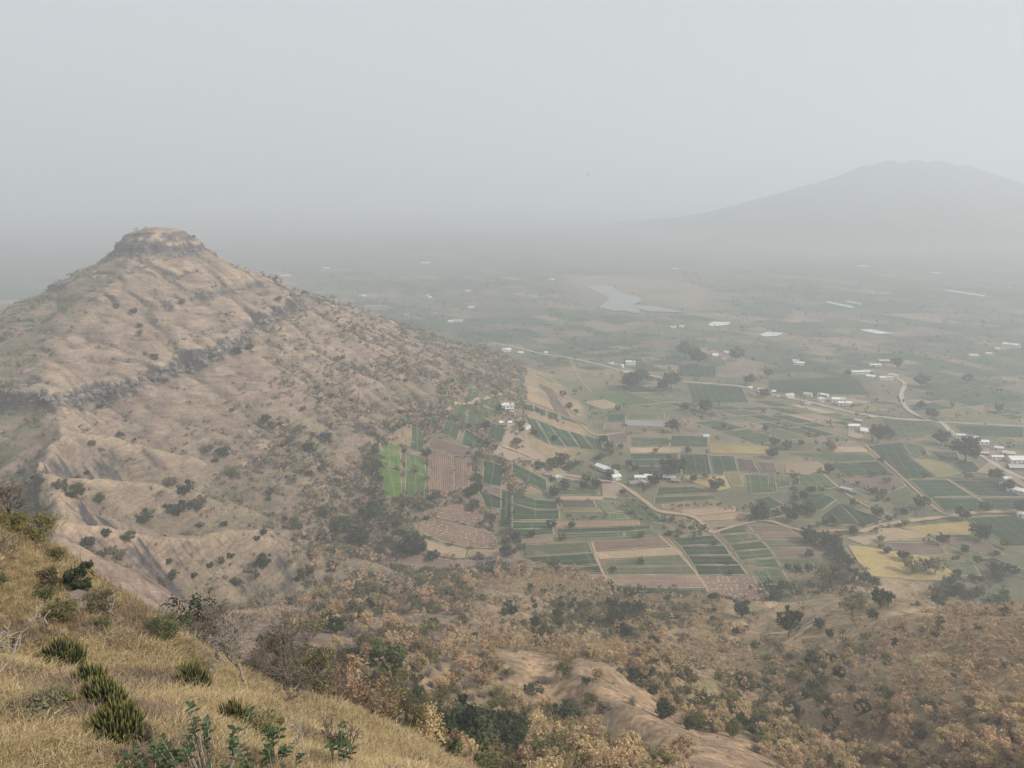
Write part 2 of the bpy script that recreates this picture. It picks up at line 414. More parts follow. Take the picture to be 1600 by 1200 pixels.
# ------------------------------------------------------------------ where a line of sight meets the ground (used to read positions off the photograph)
_ts = np.concatenate([np.arange(8, 120, 0.5), np.arange(120, 1200, 2.0), np.arange(1200, 9000, 10.0)])
def ground_at(px, py, tmin=0.0):
    """world position of the ground seen at photograph pixel (px, py)"""
    u = (px - 800.0) / FPX; v = (600.0 - py) / FPX
    d = np.array([u, CP + v * SP, -SP + v * CP])
    ts = _ts[_ts >= tmin]
    z = d[2] * ts - hgt(d[0] * ts, d[1] * ts)
    i = np.argmax(z < 0)
    if z[i] >= 0: i = len(ts) - 1
    t1 = ts[i]; t0 = ts[max(i - 1, 0)]
    z1, z0 = z[i], z[max(i - 1, 0)]
    t = t1 if z0 <= z1 else t0 + (t1 - t0) * z0 / (z0 - z1)
    return Vector((d[0] * t, d[1] * t, d[2] * t))
def flat_at(px, py, z0=VALLEY):
    u = (px - 800.0) / FPX; v = (600.0 - py) / FPX
    t = z0 / (-SP + v * CP)
    return (u * t, (CP + v * SP) * t)
def valley_at(px, py):
    """the valley floor seen at a pixel (two refinements for its gentle relief)"""
    x, y = flat_at(px, py)
    for _ in range(2):
        x, y = flat_at(px, py, float(valley_z(np.array([x]), np.array([y]))[0]))
    return x, y
def to_px(p):
    w = p[1] * CP - p[2] * SP; up = p[1] * SP + p[2] * CP
    return 800 + p[0] / w * FPX, 600 - up / w * FPX, w


# colours of the ground itself
def land_colour(x, y, z):
    r = np.hypot(x, y)
    sx, sy = GSX, GSY
    steep = np.hypot(sx, sy)
    def c(*v): return np.array(v)[None, :] * np.ones((x.size, 1))
    X, Y, Z = x.ravel(), y.ravel(), z.ravel(); St = steep.ravel(); Rr = r.ravel(); SX = sx.ravel(); SY = sy.ravel()
    def mix(a, b, f): return a + (b - a) * np.clip(f, 0, 1)[:, None]
    n1 = fbm(X / 60, Y / 60, 4, 101); n2 = fbm(X / 14, Y / 14, 3, 102); n3 = fbm(X / 3.0, Y / 3.0, 3, 103)
    gold = c(.33, .245, .125); straw = c(.40, .315, .18); dry = c(.21, .16, .095)
    near = mix(gold, straw, 0.5 + 0.6 * n2); near = mix(near, dry, 0.25 + 0.5 * n3)
    pink = c(.225, .162, .128); tan = c(.275, .205, .15); scrub = c(.125, .115, .07); rock = c(.075, .068, .066); sand = c(.44, .30, .185); grn = c(.10, .125, .055)
    hill = mix(pink, tan, 0.5 + 1.1 * n2 + 0.7 * n1)
    hill = mix(hill, c(.19, .135, .10), 0.5 * n3 + 0.3 * n1)
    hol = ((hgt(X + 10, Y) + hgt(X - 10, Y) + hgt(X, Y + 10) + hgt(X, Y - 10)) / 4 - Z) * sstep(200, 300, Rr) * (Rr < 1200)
    hill = mix(hill, c(.36, .272, .185), .65 * sstep(.4, 2.6, -hol + .5 * n2)); hill = mix(hill, c(.16, .13, .085), .75 * sstep(.3, 2.4, hol + .6 * n2))  # pale crest grass and hollow scrub, with relief shading painted into the tones
    foot = sstep(-150, -225, Z) * sstep(-330, -140, X + .15 * (700 - Y))
    hill = mix(hill, mix(c(.20, .155, .105), c(.145, .125, .08), n2 + .5), .9 * foot * sstep(-.6, .1, n1 + .5 * n2 + .2))
    # scrub gathers in hollows, on the lower flanks and on the western side, whose dark tone also holds painted shade
    low = sstep(-165, -240, Z); west = np.maximum(sstep(0.15, 0.5, SX) * .6, sstep(0, 22, crest_x(Y) - X + 9 * n2) * sstep(830, 790, Y)) * sstep(180, 260, Rr)
    hill = mix(hill, scrub, 0.55 * low * sstep(-.25, .45, n1 + 0.6 * n2))
    hill = mix(hill, mix(scrub, c(.12, .13, .07), n2 + .5), 0.85 * west * sstep(-.55, .15, n2 + .6 * n1))
    # basalt: steep steps
    rk = sstep(1.05, 1.45, St + 0.25 * n2) * sstep(240, 300, Rr)
    hill = mix(hill, rock * (1 + 0.5 * n3[:, None]), rk)
    inb = sstep(300, 420, Rr) * sstep(-150, -260, X)
    for lv, sd, wd, am in ((band_level(X, Y) - 1.5, 110, 4.0, .95), (-104.0 + 5 * perlin(X / 80.0, Y / 80.0, 63), 112, 2.6, .75), (-127.0 + 4 * perlin(X / 60.0, Y / 60.0, 65), 114, 1.6, .6)):
        hill = mix(hill, rock * (1.1 + 0.6 * n3[:, None]), inb * am * np.exp(-((Z - lv) / wd) ** 2) * sstep(-.02, .2, fbm(X / 5, Y / 5, 4, sd) + .12))
    dcap = np.hypot((X - SUMMIT[0]) / 1.05, (Y - SUMMIT[1]) / .9)
    hill = mix(hill, rock * (1.2 + 0.7 * n3[:, None]), sstep(20, 24, dcap) * sstep(52, 46, dcap) * sstep(-.35, .15, fbm(X / 9, Z / 5, 3, 116)))
    # wooded apron: brown litter with bare sandy crests
    wood = mix(c(.29, .205, .13), c(.21, .17, .09), 0.5 + n2); wood = mix(wood, c(.36, .255, .16), 0.5 * n1 + 0.4 * n3)
    crest = np.zeros(X.size)
    for bx, by, br in BARE_SPOTS:
        crest = np.maximum(crest, sstep(br * 1.6, br * .7, np.hypot(X - bx, Y - by) + 9 * n2 + 4 * n3))
    wood = mix(wood, mix(mix(sand, tan, 0.4 + n2), c(.20, .14, .09), 1.3 * np.abs(fbm((X + .5 * Y) / 14, (Y - .5 * X) / 3.2, 3, 117))), crest * 0.9)
    isw = sstep(-30, 10, X - 10 * n1 + np.clip(250 - Y, 0, 200) * 0.35) * sstep(105, 150, Rr)
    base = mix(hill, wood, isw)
    val = mix(c(.235, .18, .12), c(.16, .15, .09), 0.5 + n1); val = mix(val, c(.30, .215, .145), 0.5 * n2 + 0.25 * n1)
    val = mix(val, c(.10, .115, .065), sstep(-0.25, .35, fbm(X / 130, Y / 130, 3, 105)) * 0.75)
    isv = sstep(-243, -249, Z) * sstep(330, 400, Rr)
    base = mix(base, val, isv)
    farv = mix(c(.10, .115, .075), c(.19, .16, .115), 0.5 + 1.0 * fbm(X / 260, Y / 120, 4, 106))  # low contrast far soil, haze fade put into the colour
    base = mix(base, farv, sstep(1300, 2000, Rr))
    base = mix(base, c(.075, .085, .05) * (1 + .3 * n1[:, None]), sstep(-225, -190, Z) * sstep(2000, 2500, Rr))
    base = mix(near, base, sstep(60, 130, Rr))
    return np.clip(base, 0.01, 0.9), St
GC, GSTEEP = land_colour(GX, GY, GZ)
idx = np.arange(NR * NA).reshape(NR, NA)
a = idx[:-1, :]; b_ = np.roll(idx, -1, axis=1)[:-1, :]; c_ = np.roll(idx, -1, axis=1)[1:, :]; d_ = idx[1:, :]
QUADS = np.stack([a, b_, c_, d_], -1).reshape(-1, 4)[:, ::-1]
GV = np.stack([GX.ravel(), GY.ravel(), GZ.ravel()], -1)
qc = GV[QUADS].mean(1); qr = np.hypot(qc[:, 0], qc[:, 1])
isnear = qr < 122
ismnt = (qr > 2300) & (qc[:, 2] > -228)
ishill = (~isnear) & (qr < 1900) & (qc[:, 2] > -247.5) & (qc[:, 0] < -15 - 0.0 * qc[:, 1]) & (~((qc[:, 1] < 420) & (qc[:, 0] > -60)))
iswood = (~isnear) & (~ishill) & (qr < 560) & (qc[:, 2] > -247.5) & (qc[:, 1] < 480)
isval = ~(isnear | ismnt | ishill | iswood)
def cut(name, sel, mat):
    q = QUADS[sel]; u, inv = np.unique(q, return_inverse=True)
    me = mesh_np(name, GV[u], inv.reshape(-1, 4), [mat], smooth=True, col=GC[u])
    o = link(name, me); o["kind"] = "structure"; return o
# close the little hole under the viewpoint
o = cut("hillside", isnear, M_SLOPE); tag(o, "steep slope of dry golden grass falling from the viewpoint", kind="structure")
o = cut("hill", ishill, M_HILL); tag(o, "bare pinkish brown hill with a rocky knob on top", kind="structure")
o = cut("lower_slope", iswood, M_HILL); tag(o, "brown wooded lower slope with bare sandy spurs", kind="structure")
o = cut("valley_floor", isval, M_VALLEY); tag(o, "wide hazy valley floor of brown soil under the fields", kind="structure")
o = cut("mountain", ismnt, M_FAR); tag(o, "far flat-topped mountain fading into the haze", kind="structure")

# ------------------------------------------------------------------ fields: every plot a low slab of crop or turned soil, its border left bare
def mat_crop(name, c1, c2, row=1.7, rowc=0.35, grain=0.35, soil=None, grid=True):
    m, nt, b = new_mat(name)
    uv = N(nt, "ShaderNodeUVMap"); pos = geo_pos(nt)
    w = N(nt, "ShaderNodeTexWave", wave_type='BANDS', bands_direction='X'); w.inputs["Scale"].default_value = 0.314 / row
    w.inputs["Distortion"].default_value = 1.2; w.inputs["Detail"].default_value = 1; w.inputs["Detail Scale"].default_value = 0.6
    nt.links.new(uv.outputs[0], w.inputs["Vector"])
    n1 = noise(nt, 0.09, 6, pos, 0.65); n2 = noise(nt, 0.9, 3, pos, 0.6)
    base = ramp(nt, n1, [(0.30, c1), (0.70, c2)])
    base = mixc(nt, 1.0, base, ramp(nt, w.outputs["Fac"], [(0.2, (1 - rowc,) * 3), (0.8, (1 + rowc * .6,) * 3)]), 'MULTIPLY')
    base = mixc(nt, 1.0, base, ramp(nt, n2, [(0.3, (1 - grain,) * 3), (0.7, (1 + grain,) * 3)]), 'MULTIPLY')
    if soil is not None:
        base = mixc(nt, ramp(nt, noise(nt, 0.05, 5, pos, 0.7), [(0.56, (0, 0, 0)), (0.70, (.8, .8, .8))]), base, soil)
    if grid:     # irrigation beds: low earth ridges in a grid
        bk = N(nt, "ShaderNodeTexBrick"); bk.offset = 0.0; bk.inputs["Scale"].default_value = 1.0; bk.inputs["Mortar Size"].default_value = .28; bk.inputs["Mortar Smooth"].default_value = .3
        bk.inputs["Brick Width"].default_value = 9.0; bk.inputs["Row Height"].default_value = 21.0; nt.links.new(uv.outputs[0], bk.inputs["Vector"])
        mm = N(nt, "ShaderNodeMath", operation='MULTIPLY'); mm.inputs[1].default_value = .55; nt.links.new(bk.outputs["Fac"], mm.inputs[0])
        base = mixc(nt, mm.outputs[0], base, (.27, .23, .15))
    base = mixc(nt, 1.0, base, ramp(nt, noise(nt, 0.028, 4, pos, 0.6), [(0.32, (.78, .80, .80)), (0.68, (1.22, 1.18, 1.15))]), 'MULTIPLY')
    oi = N(nt, "ShaderNodeObjectInfo"); mr = N(nt, "ShaderNodeMapRange"); mr.inputs["To Min"].default_value = .78; mr.inputs["To Max"].default_value = 1.22
    nt.links.new(oi.outputs["Random"], mr.inputs["Value"])
    hs = N(nt, "ShaderNodeHueSaturation"); nt.links.new(base, hs.inputs["Color"]); nt.links.new(mr.outputs[0], hs.inputs["Value"])
    nt.links.new(hs.outputs[0], b.inputs["Base Color"])
    bump(nt, b, w.outputs["Fac"], 0.4, 0.25)
    return m
SOIL = (.27, .19, .13)
M_BUND = mat_plain('dry_grass_bund', (.29, .245, .16), .25, .15)
CROPS = {
    'G': mat_crop("dark_onion_crop", (.022, .047, .024), (.034, .066, .032), 2.2, .22, .3),
    'g': mat_crop("mid_green_crop", (.046, .074, .036), (.066, .092, .045), 2.2, .22, .3, SOIL),
    'm': mat_crop("mixed_green_crop", (.085, .105, .055), (.13, .135, .075), 1.8, .25, .35, SOIL),
    'L': mat_crop("bright_green_crop", (.062, .125, .024), (.10, .17, .04), 2.0, .15, .35),
    'l': mat_crop("fresh_green_crop", (.05, .095, .032), (.075, .12, .042), 2.0, .15, .3),
    'P': mat_crop("ploughed_soil", (.19, .125, .095), (.25, .17, .13), 1.75, .38, .25),
    'd': mat_crop("dark_wet_soil", (.095, .07, .062), (.13, .095, .08), 1.6, .2, .25),
    'b': mat_crop("purple_brown_soil", (.155, .11, .09), (.20, .145, .115), 1.8, .22, .25),
    'T': mat_crop("dry_tan_stubble", (.29, .21, .14), (.36, .265, .175), 2.0, .18, .3),
    'R': mat_crop("reddish_soil", (.31, .195, .135), (.37, .25, .17), 2.0, .2, .35),
    'Y': mat_crop("ripe_yellow_crop", (.30, .225, .09), (.37, .28, .12), 2.0, .18, .3),
    'y': mat_crop("yellow_green_crop", (.17, .165, .07), (.25, .21, .09), 2.0, .18, .35),
    'S': mat_crop("grey_mulch_sheet", (.30, .31, .32), (.38, .385, .39), 1.5, .35, .08),
}
CROP_WORDS = {'G': 'dark green onion field', 'g': 'mid green field', 'm': 'patchy grey green field', 'L': 'bright green field', 'l': 'fresh green field', 'P': 'ploughed brown field with furrows',
              'd': 'dark wet soil field', 'b': 'purple brown bare field', 'T': 'dry tan stubble field', 'R': 'reddish bare field', 'Y': 'ripe yellow field', 'y': 'yellow green field', 'S': 'grey plastic mulch field'}
FIELD_POLYS = []                    # world outlines, for keeping trees and plots apart
def plot_mesh(name, w, crop, lift=0.45, inset=0.0, rings=4):
    w = np.array(w, float); c = w.mean(0)
    if inset:
        dd = np.hypot(*(w - c).T)[:, None]; w = c + (w - c) * np.clip((dd - inset * 1.5) / np.maximum(dd, .1), .3, 1)
    # densify the outline, then rings towards the middle
    out = []
    for p, q in zip(w, np.roll(w, -1, axis=0)):
        k = max(2, int(np.hypot(*(q - p)) / 14))
        for t in range(k): out.append(p + (q - p) * t / k)
    out = np.array(out); n = len(out)
    xy = np.concatenate([out] + [c + (out - c) * (1 - k / rings) for k in range(1, rings)] + [c[None]])
    z = hgt(xy[:, 0], xy[:, 1]) + lift
    V = np.column_stack([xy, z]); V = np.concatenate([V, np.column_stack([out, z[:n] - lift - 0.4])])
    F = []
    for k in range(rings - 1):
        for i in range(n):
            j = (i + 1) % n; F.append((k * n + i, k * n + j, (k + 1) * n + j, (k + 1) * n + i))
    ci = rings * n; k = rings - 1
    for i in range(n):
        j = (i + 1) % n; F.append((k * n + i, k * n + j, ci, ci))
    sk = ci + 1
    for i in range(n):
        j = (i + 1) % n; F.append((i, sk + i, sk + j, j))
    area = 0.5 * np.sum(out[:, 0] * np.roll(out[:, 1], -1) - out[:, 1] * np.roll(out[:, 0], -1))
    F = [tuple(dict.fromkeys(f)) for f in F]
    if area < 0: F = [f[::-1] for f in F]
    e = np.roll(w, -1, axis=0) - w; L = np.hypot(*e.T); d = e[np.argmax(L)] / L.max()
    uv = np.column_stack([(V[:, 0] - c[0]) * -d[1] + (V[:, 1] - c[1]) * d[0], (V[:, 0] - c[0]) * d[0] + (V[:, 1] - c[1]) * d[1]])
    return V, F, uv, out
def make_field(w, crop, lift=0.45, inset=0.0, label=None):
    V, F, uv, out = plot_mesh("field", w, crop, lift, inset)
    me = bpy.data.meshes.new("field"); me.from_pydata(V.tolist(), [], F); me.update()
    me.materials.append(CROPS[crop])
    l = me.uv_layers.new(name="UVMap"); vi = np.empty(len(me.loops), np.int32); me.loops.foreach_get("vertex_index", vi)
    l.data.foreach_set("uv", uv[vi].astype(np.float32).ravel())
    o = link("field", me); tag(o, label, kind="structure")
    # the low pale bund round the plot
    c = out.mean(0); dd = np.hypot(*(out - c).T)[:, None]; n = len(out); zb = hgt(out[:, 0], out[:, 1]) + lift + .10
    o2 = c + (out - c) * (1 + .45 / dd); i2 = c + (out - c) * np.clip(1 - .75 / dd, .2, 1)
    BV = np.concatenate([np.column_stack([o2, zb - .35]), np.column_stack([out, zb]), np.column_stack([i2, zb - .14])])
    BF = [(r * n + k, r * n + (k + 1) % n, (r + 1) * n + (k + 1) % n, (r + 1) * n + k) for r in (0, 1) for k in range(n)]
    ar = 0.5 * np.sum(out[:, 0] * np.roll(out[:, 1], -1) - out[:, 1] * np.roll(out[:, 0], -1))
    if ar < 0: BF = [f[::-1] for f in BF]
    link("bund", mesh_np("bund", BV, BF, [M_BUND]), o)
    FIELD_POLYS.append(out)
    return o
def inside(poly, x, y):
    x = np.asarray(x, float); y = np.asarray(y, float); r = np.zeros(x.shape, bool)
    for (x0, y0), (x1, y1) in zip(poly, np.roll(poly, -1, axis=0)):
        c = ((y0 > y) != (y1 > y)) & (x < (x1 - x0) * (y - y0) / (y1 - y0 + 1e-12) + x0); r ^= c
    return r
def ZP(ox, oy, *pts): return [(ox + x / 4.0, oy + y / 4.0) for x, y in pts]
A_ = (400, 600); B_ = (800, 600); C_ = (1200, 600); D_ = (800, 330); E_ = (1200, 330)
HAND = [
    (A_, 'L', (770,672),(912,672),(918,780),(775,785)), (A_, 'L', (778,795),(915,787),(920,880),(825,905)),
    (A_, 'l', (945,678),(1062,678),(1070,770),(945,770)), (A_, 'l', (945,777),(1070,777),(1055,870),(935,875)),
    (A_, 'g', (985,590),(1058,590),(1055,668),(975,668)), (A_, 'T', (805,665),(1000,575),(968,660),(900,668)),
    (A_, 'b', (1088,603),(1365,598),(1350,645),(1085,650)), (A_, 'P', (1078,655),(1240,650),(1240,828),(1080,865)), (A_, 'P', (1250,650),(1355,650),(1330,775),(1242,820)),
    (A_, 'g', (1320,290),(1400,285),(1390,405),(1310,400)), (A_, 'g', (1412,290),(1530,300),(1500,410),(1397,405)), (A_, 'g', (1235,398),(1308,407),(1316,465),(1205,460)),
    (A_, 'g', (1320,408),(1445,422),(1440,480),(1325,470)), (A_, 'g', (1455,432),(1560,437),(1540,520),(1444,523)),
    (A_, 'g', (1080,545),(1150,500),(1198,500),(1110,560)), (A_, 'g', (1205,505),(1290,510),(1258,580),(1155,570)), (A_, 'G', (1310,515),(1440,530),(1420,570),(1370,595),(1280,590)),
    (A_, 'P', (900,968),(1380,832),(1420,870),(1380,925),(1130,935),(960,968)), (A_, 'P', (985,985),(1120,942),(1470,932),(1510,990),(1460,1030),(1020,1015)),
    (A_, 'T', (1040,1035),(1315,1038),(1300,1090),(1080,1095)), (A_, 'T', (1330,1040),(1530,1040),(1520,1090),(1315,1090)),
    (A_, 'b', (885,1118),(1240,1108),(1240,1190),(900,1195)), (A_, 'b', (1250,1108),(1680,1100),(1760,1150),(1250,1190)),
    (A_, 'G', (1420,652),(1550,647),(1530,730),(1420,735)), (A_, 'b', (1410,740),(1530,737),(1530,768),(1405,773)), (A_, 'G', (1390,780),(1530,775),(1530,820),(1440,833)),
    (B_, 'G', (80,362),(145,354),(232,460),(140,460)), (B_, 'G', (155,355),(215,350),(333,438),(245,458)), (B_, 'G', (225,354),(348,354),(422,418),(345,436)),
    (B_, 'G', (357,354),(435,352),(508,413),(430,422)), (B_, 'G', (447,350),(550,342),(570,413),(517,413)),
    (B_, 'G', (60,257),(128,260),(132,313),(65,313)), (B_, 'G', (138,260),(205,262),(212,313),(138,311)), (B_, 'G', (220,264),(285,270),(288,318),(220,316)), (B_, 'g', (297,268),(470,277),(430,303),(302,313)),
    (B_, 'T', (70,78),(160,92),(265,253),(98,248)), (B_, 'b', (167,92),(230,97),(352,258),(278,258)), (B_, 'T', (238,97),(300,140),(418,263),(362,258)), (B_, 'g', (15,160),(60,155),(92,245),(35,245)),
    (B_, 'S', (712,226),(965,236),(968,268),(708,260)), (B_, 'b', (705,266),(958,276),(953,300),(700,298)), (B_, 'b', (982,192),(1060,197),(1093,256),(970,250)), (B_, 'b', (600,320),(725,318),(728,372),(605,375)),
    (B_, 'G', (580,190),(710,192),(708,240),(600,235)), (B_, 'g', (490,245),(575,248),(570,285),(500,272)), (B_, 'b', (580,248),(698,250),(694,296),(575,288)),
    (B_, 'g', (740,335),(980,340),(985,390),(745,390)), (B_, 'g', (995,325),(1225,330),(1225,400),(990,390)), (B_, 'm', (735,180),(955,185),(950,222),(725,218)),
    (B_, 'T', (735,402),(1050,400),(1055,430),(740,434)),
    (B_, 'G', (730,442),(1040,437),(1043,470),(742,474)), (B_, 'G', (750,480),(1040,475),(1048,510),(762,513)), (B_, 'G', (765,520),(1050,516),(1060,565),(790,568)),
    (B_, 'G', (1047,442),(1222,442),(1247,568),(1065,566)), (B_, 'G', (1232,452),(1385,452),(1413,548),(1320,548),(1318,572),(1257,568)),
    (B_, 'd', (1402,467),(1500,477),(1548,560),(1420,548)), (B_, 'd', (1527,487),(1640,497),(1660,560),(1565,560)), (B_, 'Y', (1235,375),(1600,395),(1600,440),(1240,432)),
    (B_, 'Y', (1072,578),(1325,577),(1365,650),(1300,668),(1105,612)), (B_, 'y', (1335,558),(1420,558),(1450,640),(1375,645)), (B_, 'g', (1455,570),(1640,568),(1660,680),(1470,690)),
    (B_, 'G', (0,612),(213,627),(218,688),(0,670)), (B_, 'G', (-60,740),(-2,735),(-2,905),(-80,900)), (B_, 'g', (228,657),(540,670),(545,694),(312,694),(232,690)), (B_, 'd', (302,732),(510,732),(528,778),(312,778)),
    (B_, 'T', (305,702),(572,707),(568,726),(300,726)), (B_, 'G', (0,732),(278,737),(290,785),(0,785)), (B_, 'G', (0,792),(293,792),(298,848),(0,855)), (B_, 'G', (0,867),(240,867),(253,904),(0,908)),
    (B_, 'G', (0,915),(255,910),(262,940),(0,965)), (B_, 'R', (262,862),(790,857),(800,884),(278,902)), (B_, 'G', (278,912),(870,892),(868,908),(700,923),(278,934)), (B_, 'g', (278,942),(698,928),(698,958),(282,978)),
    (B_, 'L', (706,928),(870,912),(926,944),(706,958)), (B_, 'y', (320,785),(545,785),(560,803),(330,803)), (B_, 'm', (530,738),(635,742),(695,798),(600,813)), (B_, 'l', (605,818),(700,812),(735,845),(610,850)),
    (B_, 'g', (675,722),(800,718),(915,822),(935,878),(862,868),(742,798)), (B_, 'g', (915,650),(1130,645),(1240,680),(900,700)), (B_, 'g', (890,712),(1260,700),(1290,720),(890,750)),
    (B_, 'R', (940,755),(1060,750),(1050,790),(935,780)), (B_, 'R', (1050,790),(1390,770),(1400,800),(1160,825),(1070,810)), (B_, 'R', (1165,830),(1420,805),(1490,810),(1440,845),(1190,860)),
    (B_, 'm', (60,1012),(478,992),(506,1055),(62,1083)), (B_, 'G', (60,1092),(508,1062),(538,1130),(262,1158),(130,1130)), (B_, 'G', (322,1167),(543,1140),(576,1190),(320,1200)), (B_, 'b', (62,982),(240,965),(255,985),(60,1005)),
    (B_, 'P', (502,992),(968,962),(1016,1013),(517,1048)), (B_, 'T', (522,1056),(1020,1022),(1073,1068),(550,1098)), (B_, 'm', (570,1107),(1073,1077),(1118,1138),(577,1143)), (B_, 'm', (587,1152),(1120,1147),(1155,1193),(592,1197)),
    (B_, 'G', (1002,972),(1258,948),(1318,1003),(1047,1013)), (B_, 'G', (1052,1020),(1330,1015),(1363,1070),(1092,1073)), (B_, 'G', (1097,1080),(1368,1080),(1428,1133),(1132,1133)), (B_, 'G', (1137,1140),(1428,1140),(1468,1193),(1162,1197)),
    (B_, 'P', (592,1202),(1155,1198),(1210,1280),(655,1275)), (B_, 'P', (1165,1202),(1530,1205),(1640,1385),(1270,1370)), (B_, 'G', (655,1282),(1215,1290),(1250,1365),(770,1320)), (B_, 'P', (370,1215),(590,1205),(640,1250),(420,1290)),
    (B_, 'g', (1267,897),(1468,887),(1508,928),(1302,943)), (B_, 'g', (1302,952),(1513,937),(1548,980),(1352,1003)), (B_, 'g', (1357,1010),(1558,987),(1605,1030),(1387,1048)), (B_, 'g', (1392,1055),(1606,1036),(1640,1085),(1427,1108)),
    (B_, 'g', (1432,1115),(1645,1095),(1680,1150),(1462,1150)), (B_, 'b', (1477,887),(1718,890),(1763,930),(1520,930)), (B_, 'b', (1523,937),(1812,936),(1858,975),(1558,978)), (B_, 'm', (1568,986),(1888,981),(1933,1025),(1612,1030)),
    (B_, 'b', (1620,1038),(1938,1035),(1998,1085),(1652,1088)), (B_, 'm', (1660,1096),(2068,1092),(2098,1160),(1700,1178)), (B_, 'g', (1480,1160),(1685,1160),(1740,1250),(1530,1260)),
    (C_, 'G', (240,692),(340,684),(428,725),(330,798),(202,750)), (C_, 'G', (448,750),(720,850),(600,898),(585,885)), (C_, 'G', (322,835),(440,748),(578,888),(470,880),(335,858)), (C_, 'g', (0,580),(150,575),(140,640),(0,660)),
    (C_, 'G', (605,392),(830,367),(900,470),(1050,590),(872,598),(722,480)), (C_, 'g', (845,367),(950,382),(985,410),(1000,450),(905,465)), (C_, 'y', (910,472),(1055,472),(1200,558),(1062,588)), (C_, 'g', (1000,420),(1180,425),(1200,480),(1080,480)),
    (C_, 'G', (1210,480),(1280,490),(1360,560),(1220,555),(1140,500)), (C_, 'G', (882,602),(1118,602),(1305,703),(1002,708)), (C_, 'G', (1012,716),(1308,716),(1378,788),(1100,798)), (C_, 'G', (1150,607),(1440,612),(1585,708),(1312,703)),
    (C_, 'G', (1322,716),(1640,716),(1660,790),(1390,790)), (C_, 'T', (112,502),(308,488),(368,530),(242,568),(112,560)), (C_, 'b', (420,582),(830,592),(858,640),(720,690),(605,650)), (C_, 'm', (720,695),(862,645),(985,740),(900,775),(760,740)),
    (C_, 'Y', (502,1012),(620,1022),(1048,1090),(1180,1200),(1195,1225),(655,1215)), (C_, 'Y', (830,900),(1240,862),(1285,898),(1250,948),(1002,948)), (C_, 'G', (1252,842),(1540,822),(1640,870),(1660,1020),(1502,1018)), (C_, 'b', (1010,950),(1330,975),(1480,1070),(1320,1060),(1080,985)),
    (C_, 'T', (482,962),(685,946),(690,905),(820,907),(998,945),(980,960),(700,990),(600,1008)), (C_, 'y', (690,955),(960,965),(1030,985),(760,985)), (C_, 'm', (1060,1095),(1280,1120),(1330,1200),(1200,1200)), (C_, 'b', (740,995),(1060,995),(1120,1060),(1040,1080),(790,1040)),
    (C_, 'g', (135,435),(620,435),(690,480),(500,500),(330,480)), (C_, 'G', (370,500),(680,485),(800,580),(470,570)), (C_, 'g', (190,570),(340,565),(440,640),(380,660),(200,640)), (C_, 'T', (400,395),(590,400),(630,425),(420,430)),
    (C_, 'G', (1160,260),(1600,268),(1600,340),(1330,330),(1200,300)), (C_, 'g', (700,220),(1000,240),(1130,290),(960,340),(760,340)), (C_, 'm', (0,375),(270,360),(300,385),(280,420),(0,430)),
    (C_, 'G', (0,-20),(530,-50),(690,60),(690,70),(200,70),(0,50)), (C_, 'm', (560,-30),(630,-30),(705,75),(640,78)),
    (D_, 'G', (1040,965),(1280,970),(1275,1040),(1050,1030)), (D_, 'b', (1285,975),(1500,960),(1530,1030),(1290,1040)), (D_, 'G', (1090,1075),(1440,1105),(1480,1200),(1130,1200)), (D_, 'T', (345,975),(405,978),(410,1000),(350,1000)),
    (D_, 'y', (430,1005),(515,1010),(520,1032),(440,1030)), (D_, 'T', (530,1010),(590,1012),(600,1030),(540,1030)), (D_, 'm', (160,1080),(255,1083),(260,1105),(150,1105)), (D_, 'R', (60,1055),(120,1058),(125,1078),(65,1078)),
]
for k, (org, crop, *pts) in enumerate(HAND):
    w = [valley_at(*p) for p in ZP(org[0], org[1], *pts)]
    make_field(w, crop, 0.6)
HAND_N = len(FIELD_POLYS)

# ---- roads and tracks
M_ROAD = mat_plain("pale_road", (.40, .345, .28), .12, .4)
M_TRACK = mat_plain("dirt_track", (.36, .26, .175), .18, .5)
def strip(name, px, width, mat, lift, label, onvalley=True):
    pts = [Vector((*valley_at(*p), 0)) if onvalley else ground_at(*p) for p in px]
    # smooth the polyline
    path = []
    for i in range(len(pts) - 1):
        p0 = pts[max(i - 1, 0)]; p1 = pts[i]; p2 = pts[i + 1]; p3 = pts[min(i + 2, len(pts) - 1)]
        n = max(2, int((p2 - p1).length / 5))
        for t in range(n):
            t /= n
            path.append(0.5 * ((2 * p1) + (p2 - p0) * t + (2 * p0 - 5 * p1 + 4 * p2 - p3) * t * t + (3 * p1 - p0 - 3 * p2 + p3) * t ** 3))
    path.append(pts[-1])
    V = []; F = []
    for i, p in enumerate(path):
        d = (path[min(i + 1, len(path) - 1)] - path[max(i - 1, 0)]).to_2d().normalized(); nrm = Vector((-d.y, d.x))
        ww = width * (1 + 0.18 * math.sin(i * 1.7) + 0.1 * math.sin(i * 0.63))
        for s in (-.5, -.17, .17, .5):
            q = p.to_2d() + nrm * ww * s; V.append((q.x, q.y, 0))
    V = np.array(V); V[:, 2] = hgt(V[:, 0], V[:, 1]) + lift
    for i in range(len(path) - 1):
        for s in range(3): F.append((i * 4 + s + 1, i * 4 + s, i * 4 + 4 + s, i * 4 + 5 + s))
    o = link(name, mesh_np(name, V, F, [mat], smooth=True)); tag(o, label, kind="structure")
    ROADS.append(np.array([(p.x, p.y) for p in path]))
ROADS = []
strip("road", [(770,536),(800,542),(850,554),(890,560),(935,570),(970,579),(1000,584),(1030,590),(1070,597),(1120,601),(1160,605),(1200,617),(1260,628),(1330,645),(1400,655),(1465,660),(1485,675),(1510,697),(1540,717),(1570,735),(1620,758)], 5.0, M_ROAD, 0.85, "pale village road crossing the valley")
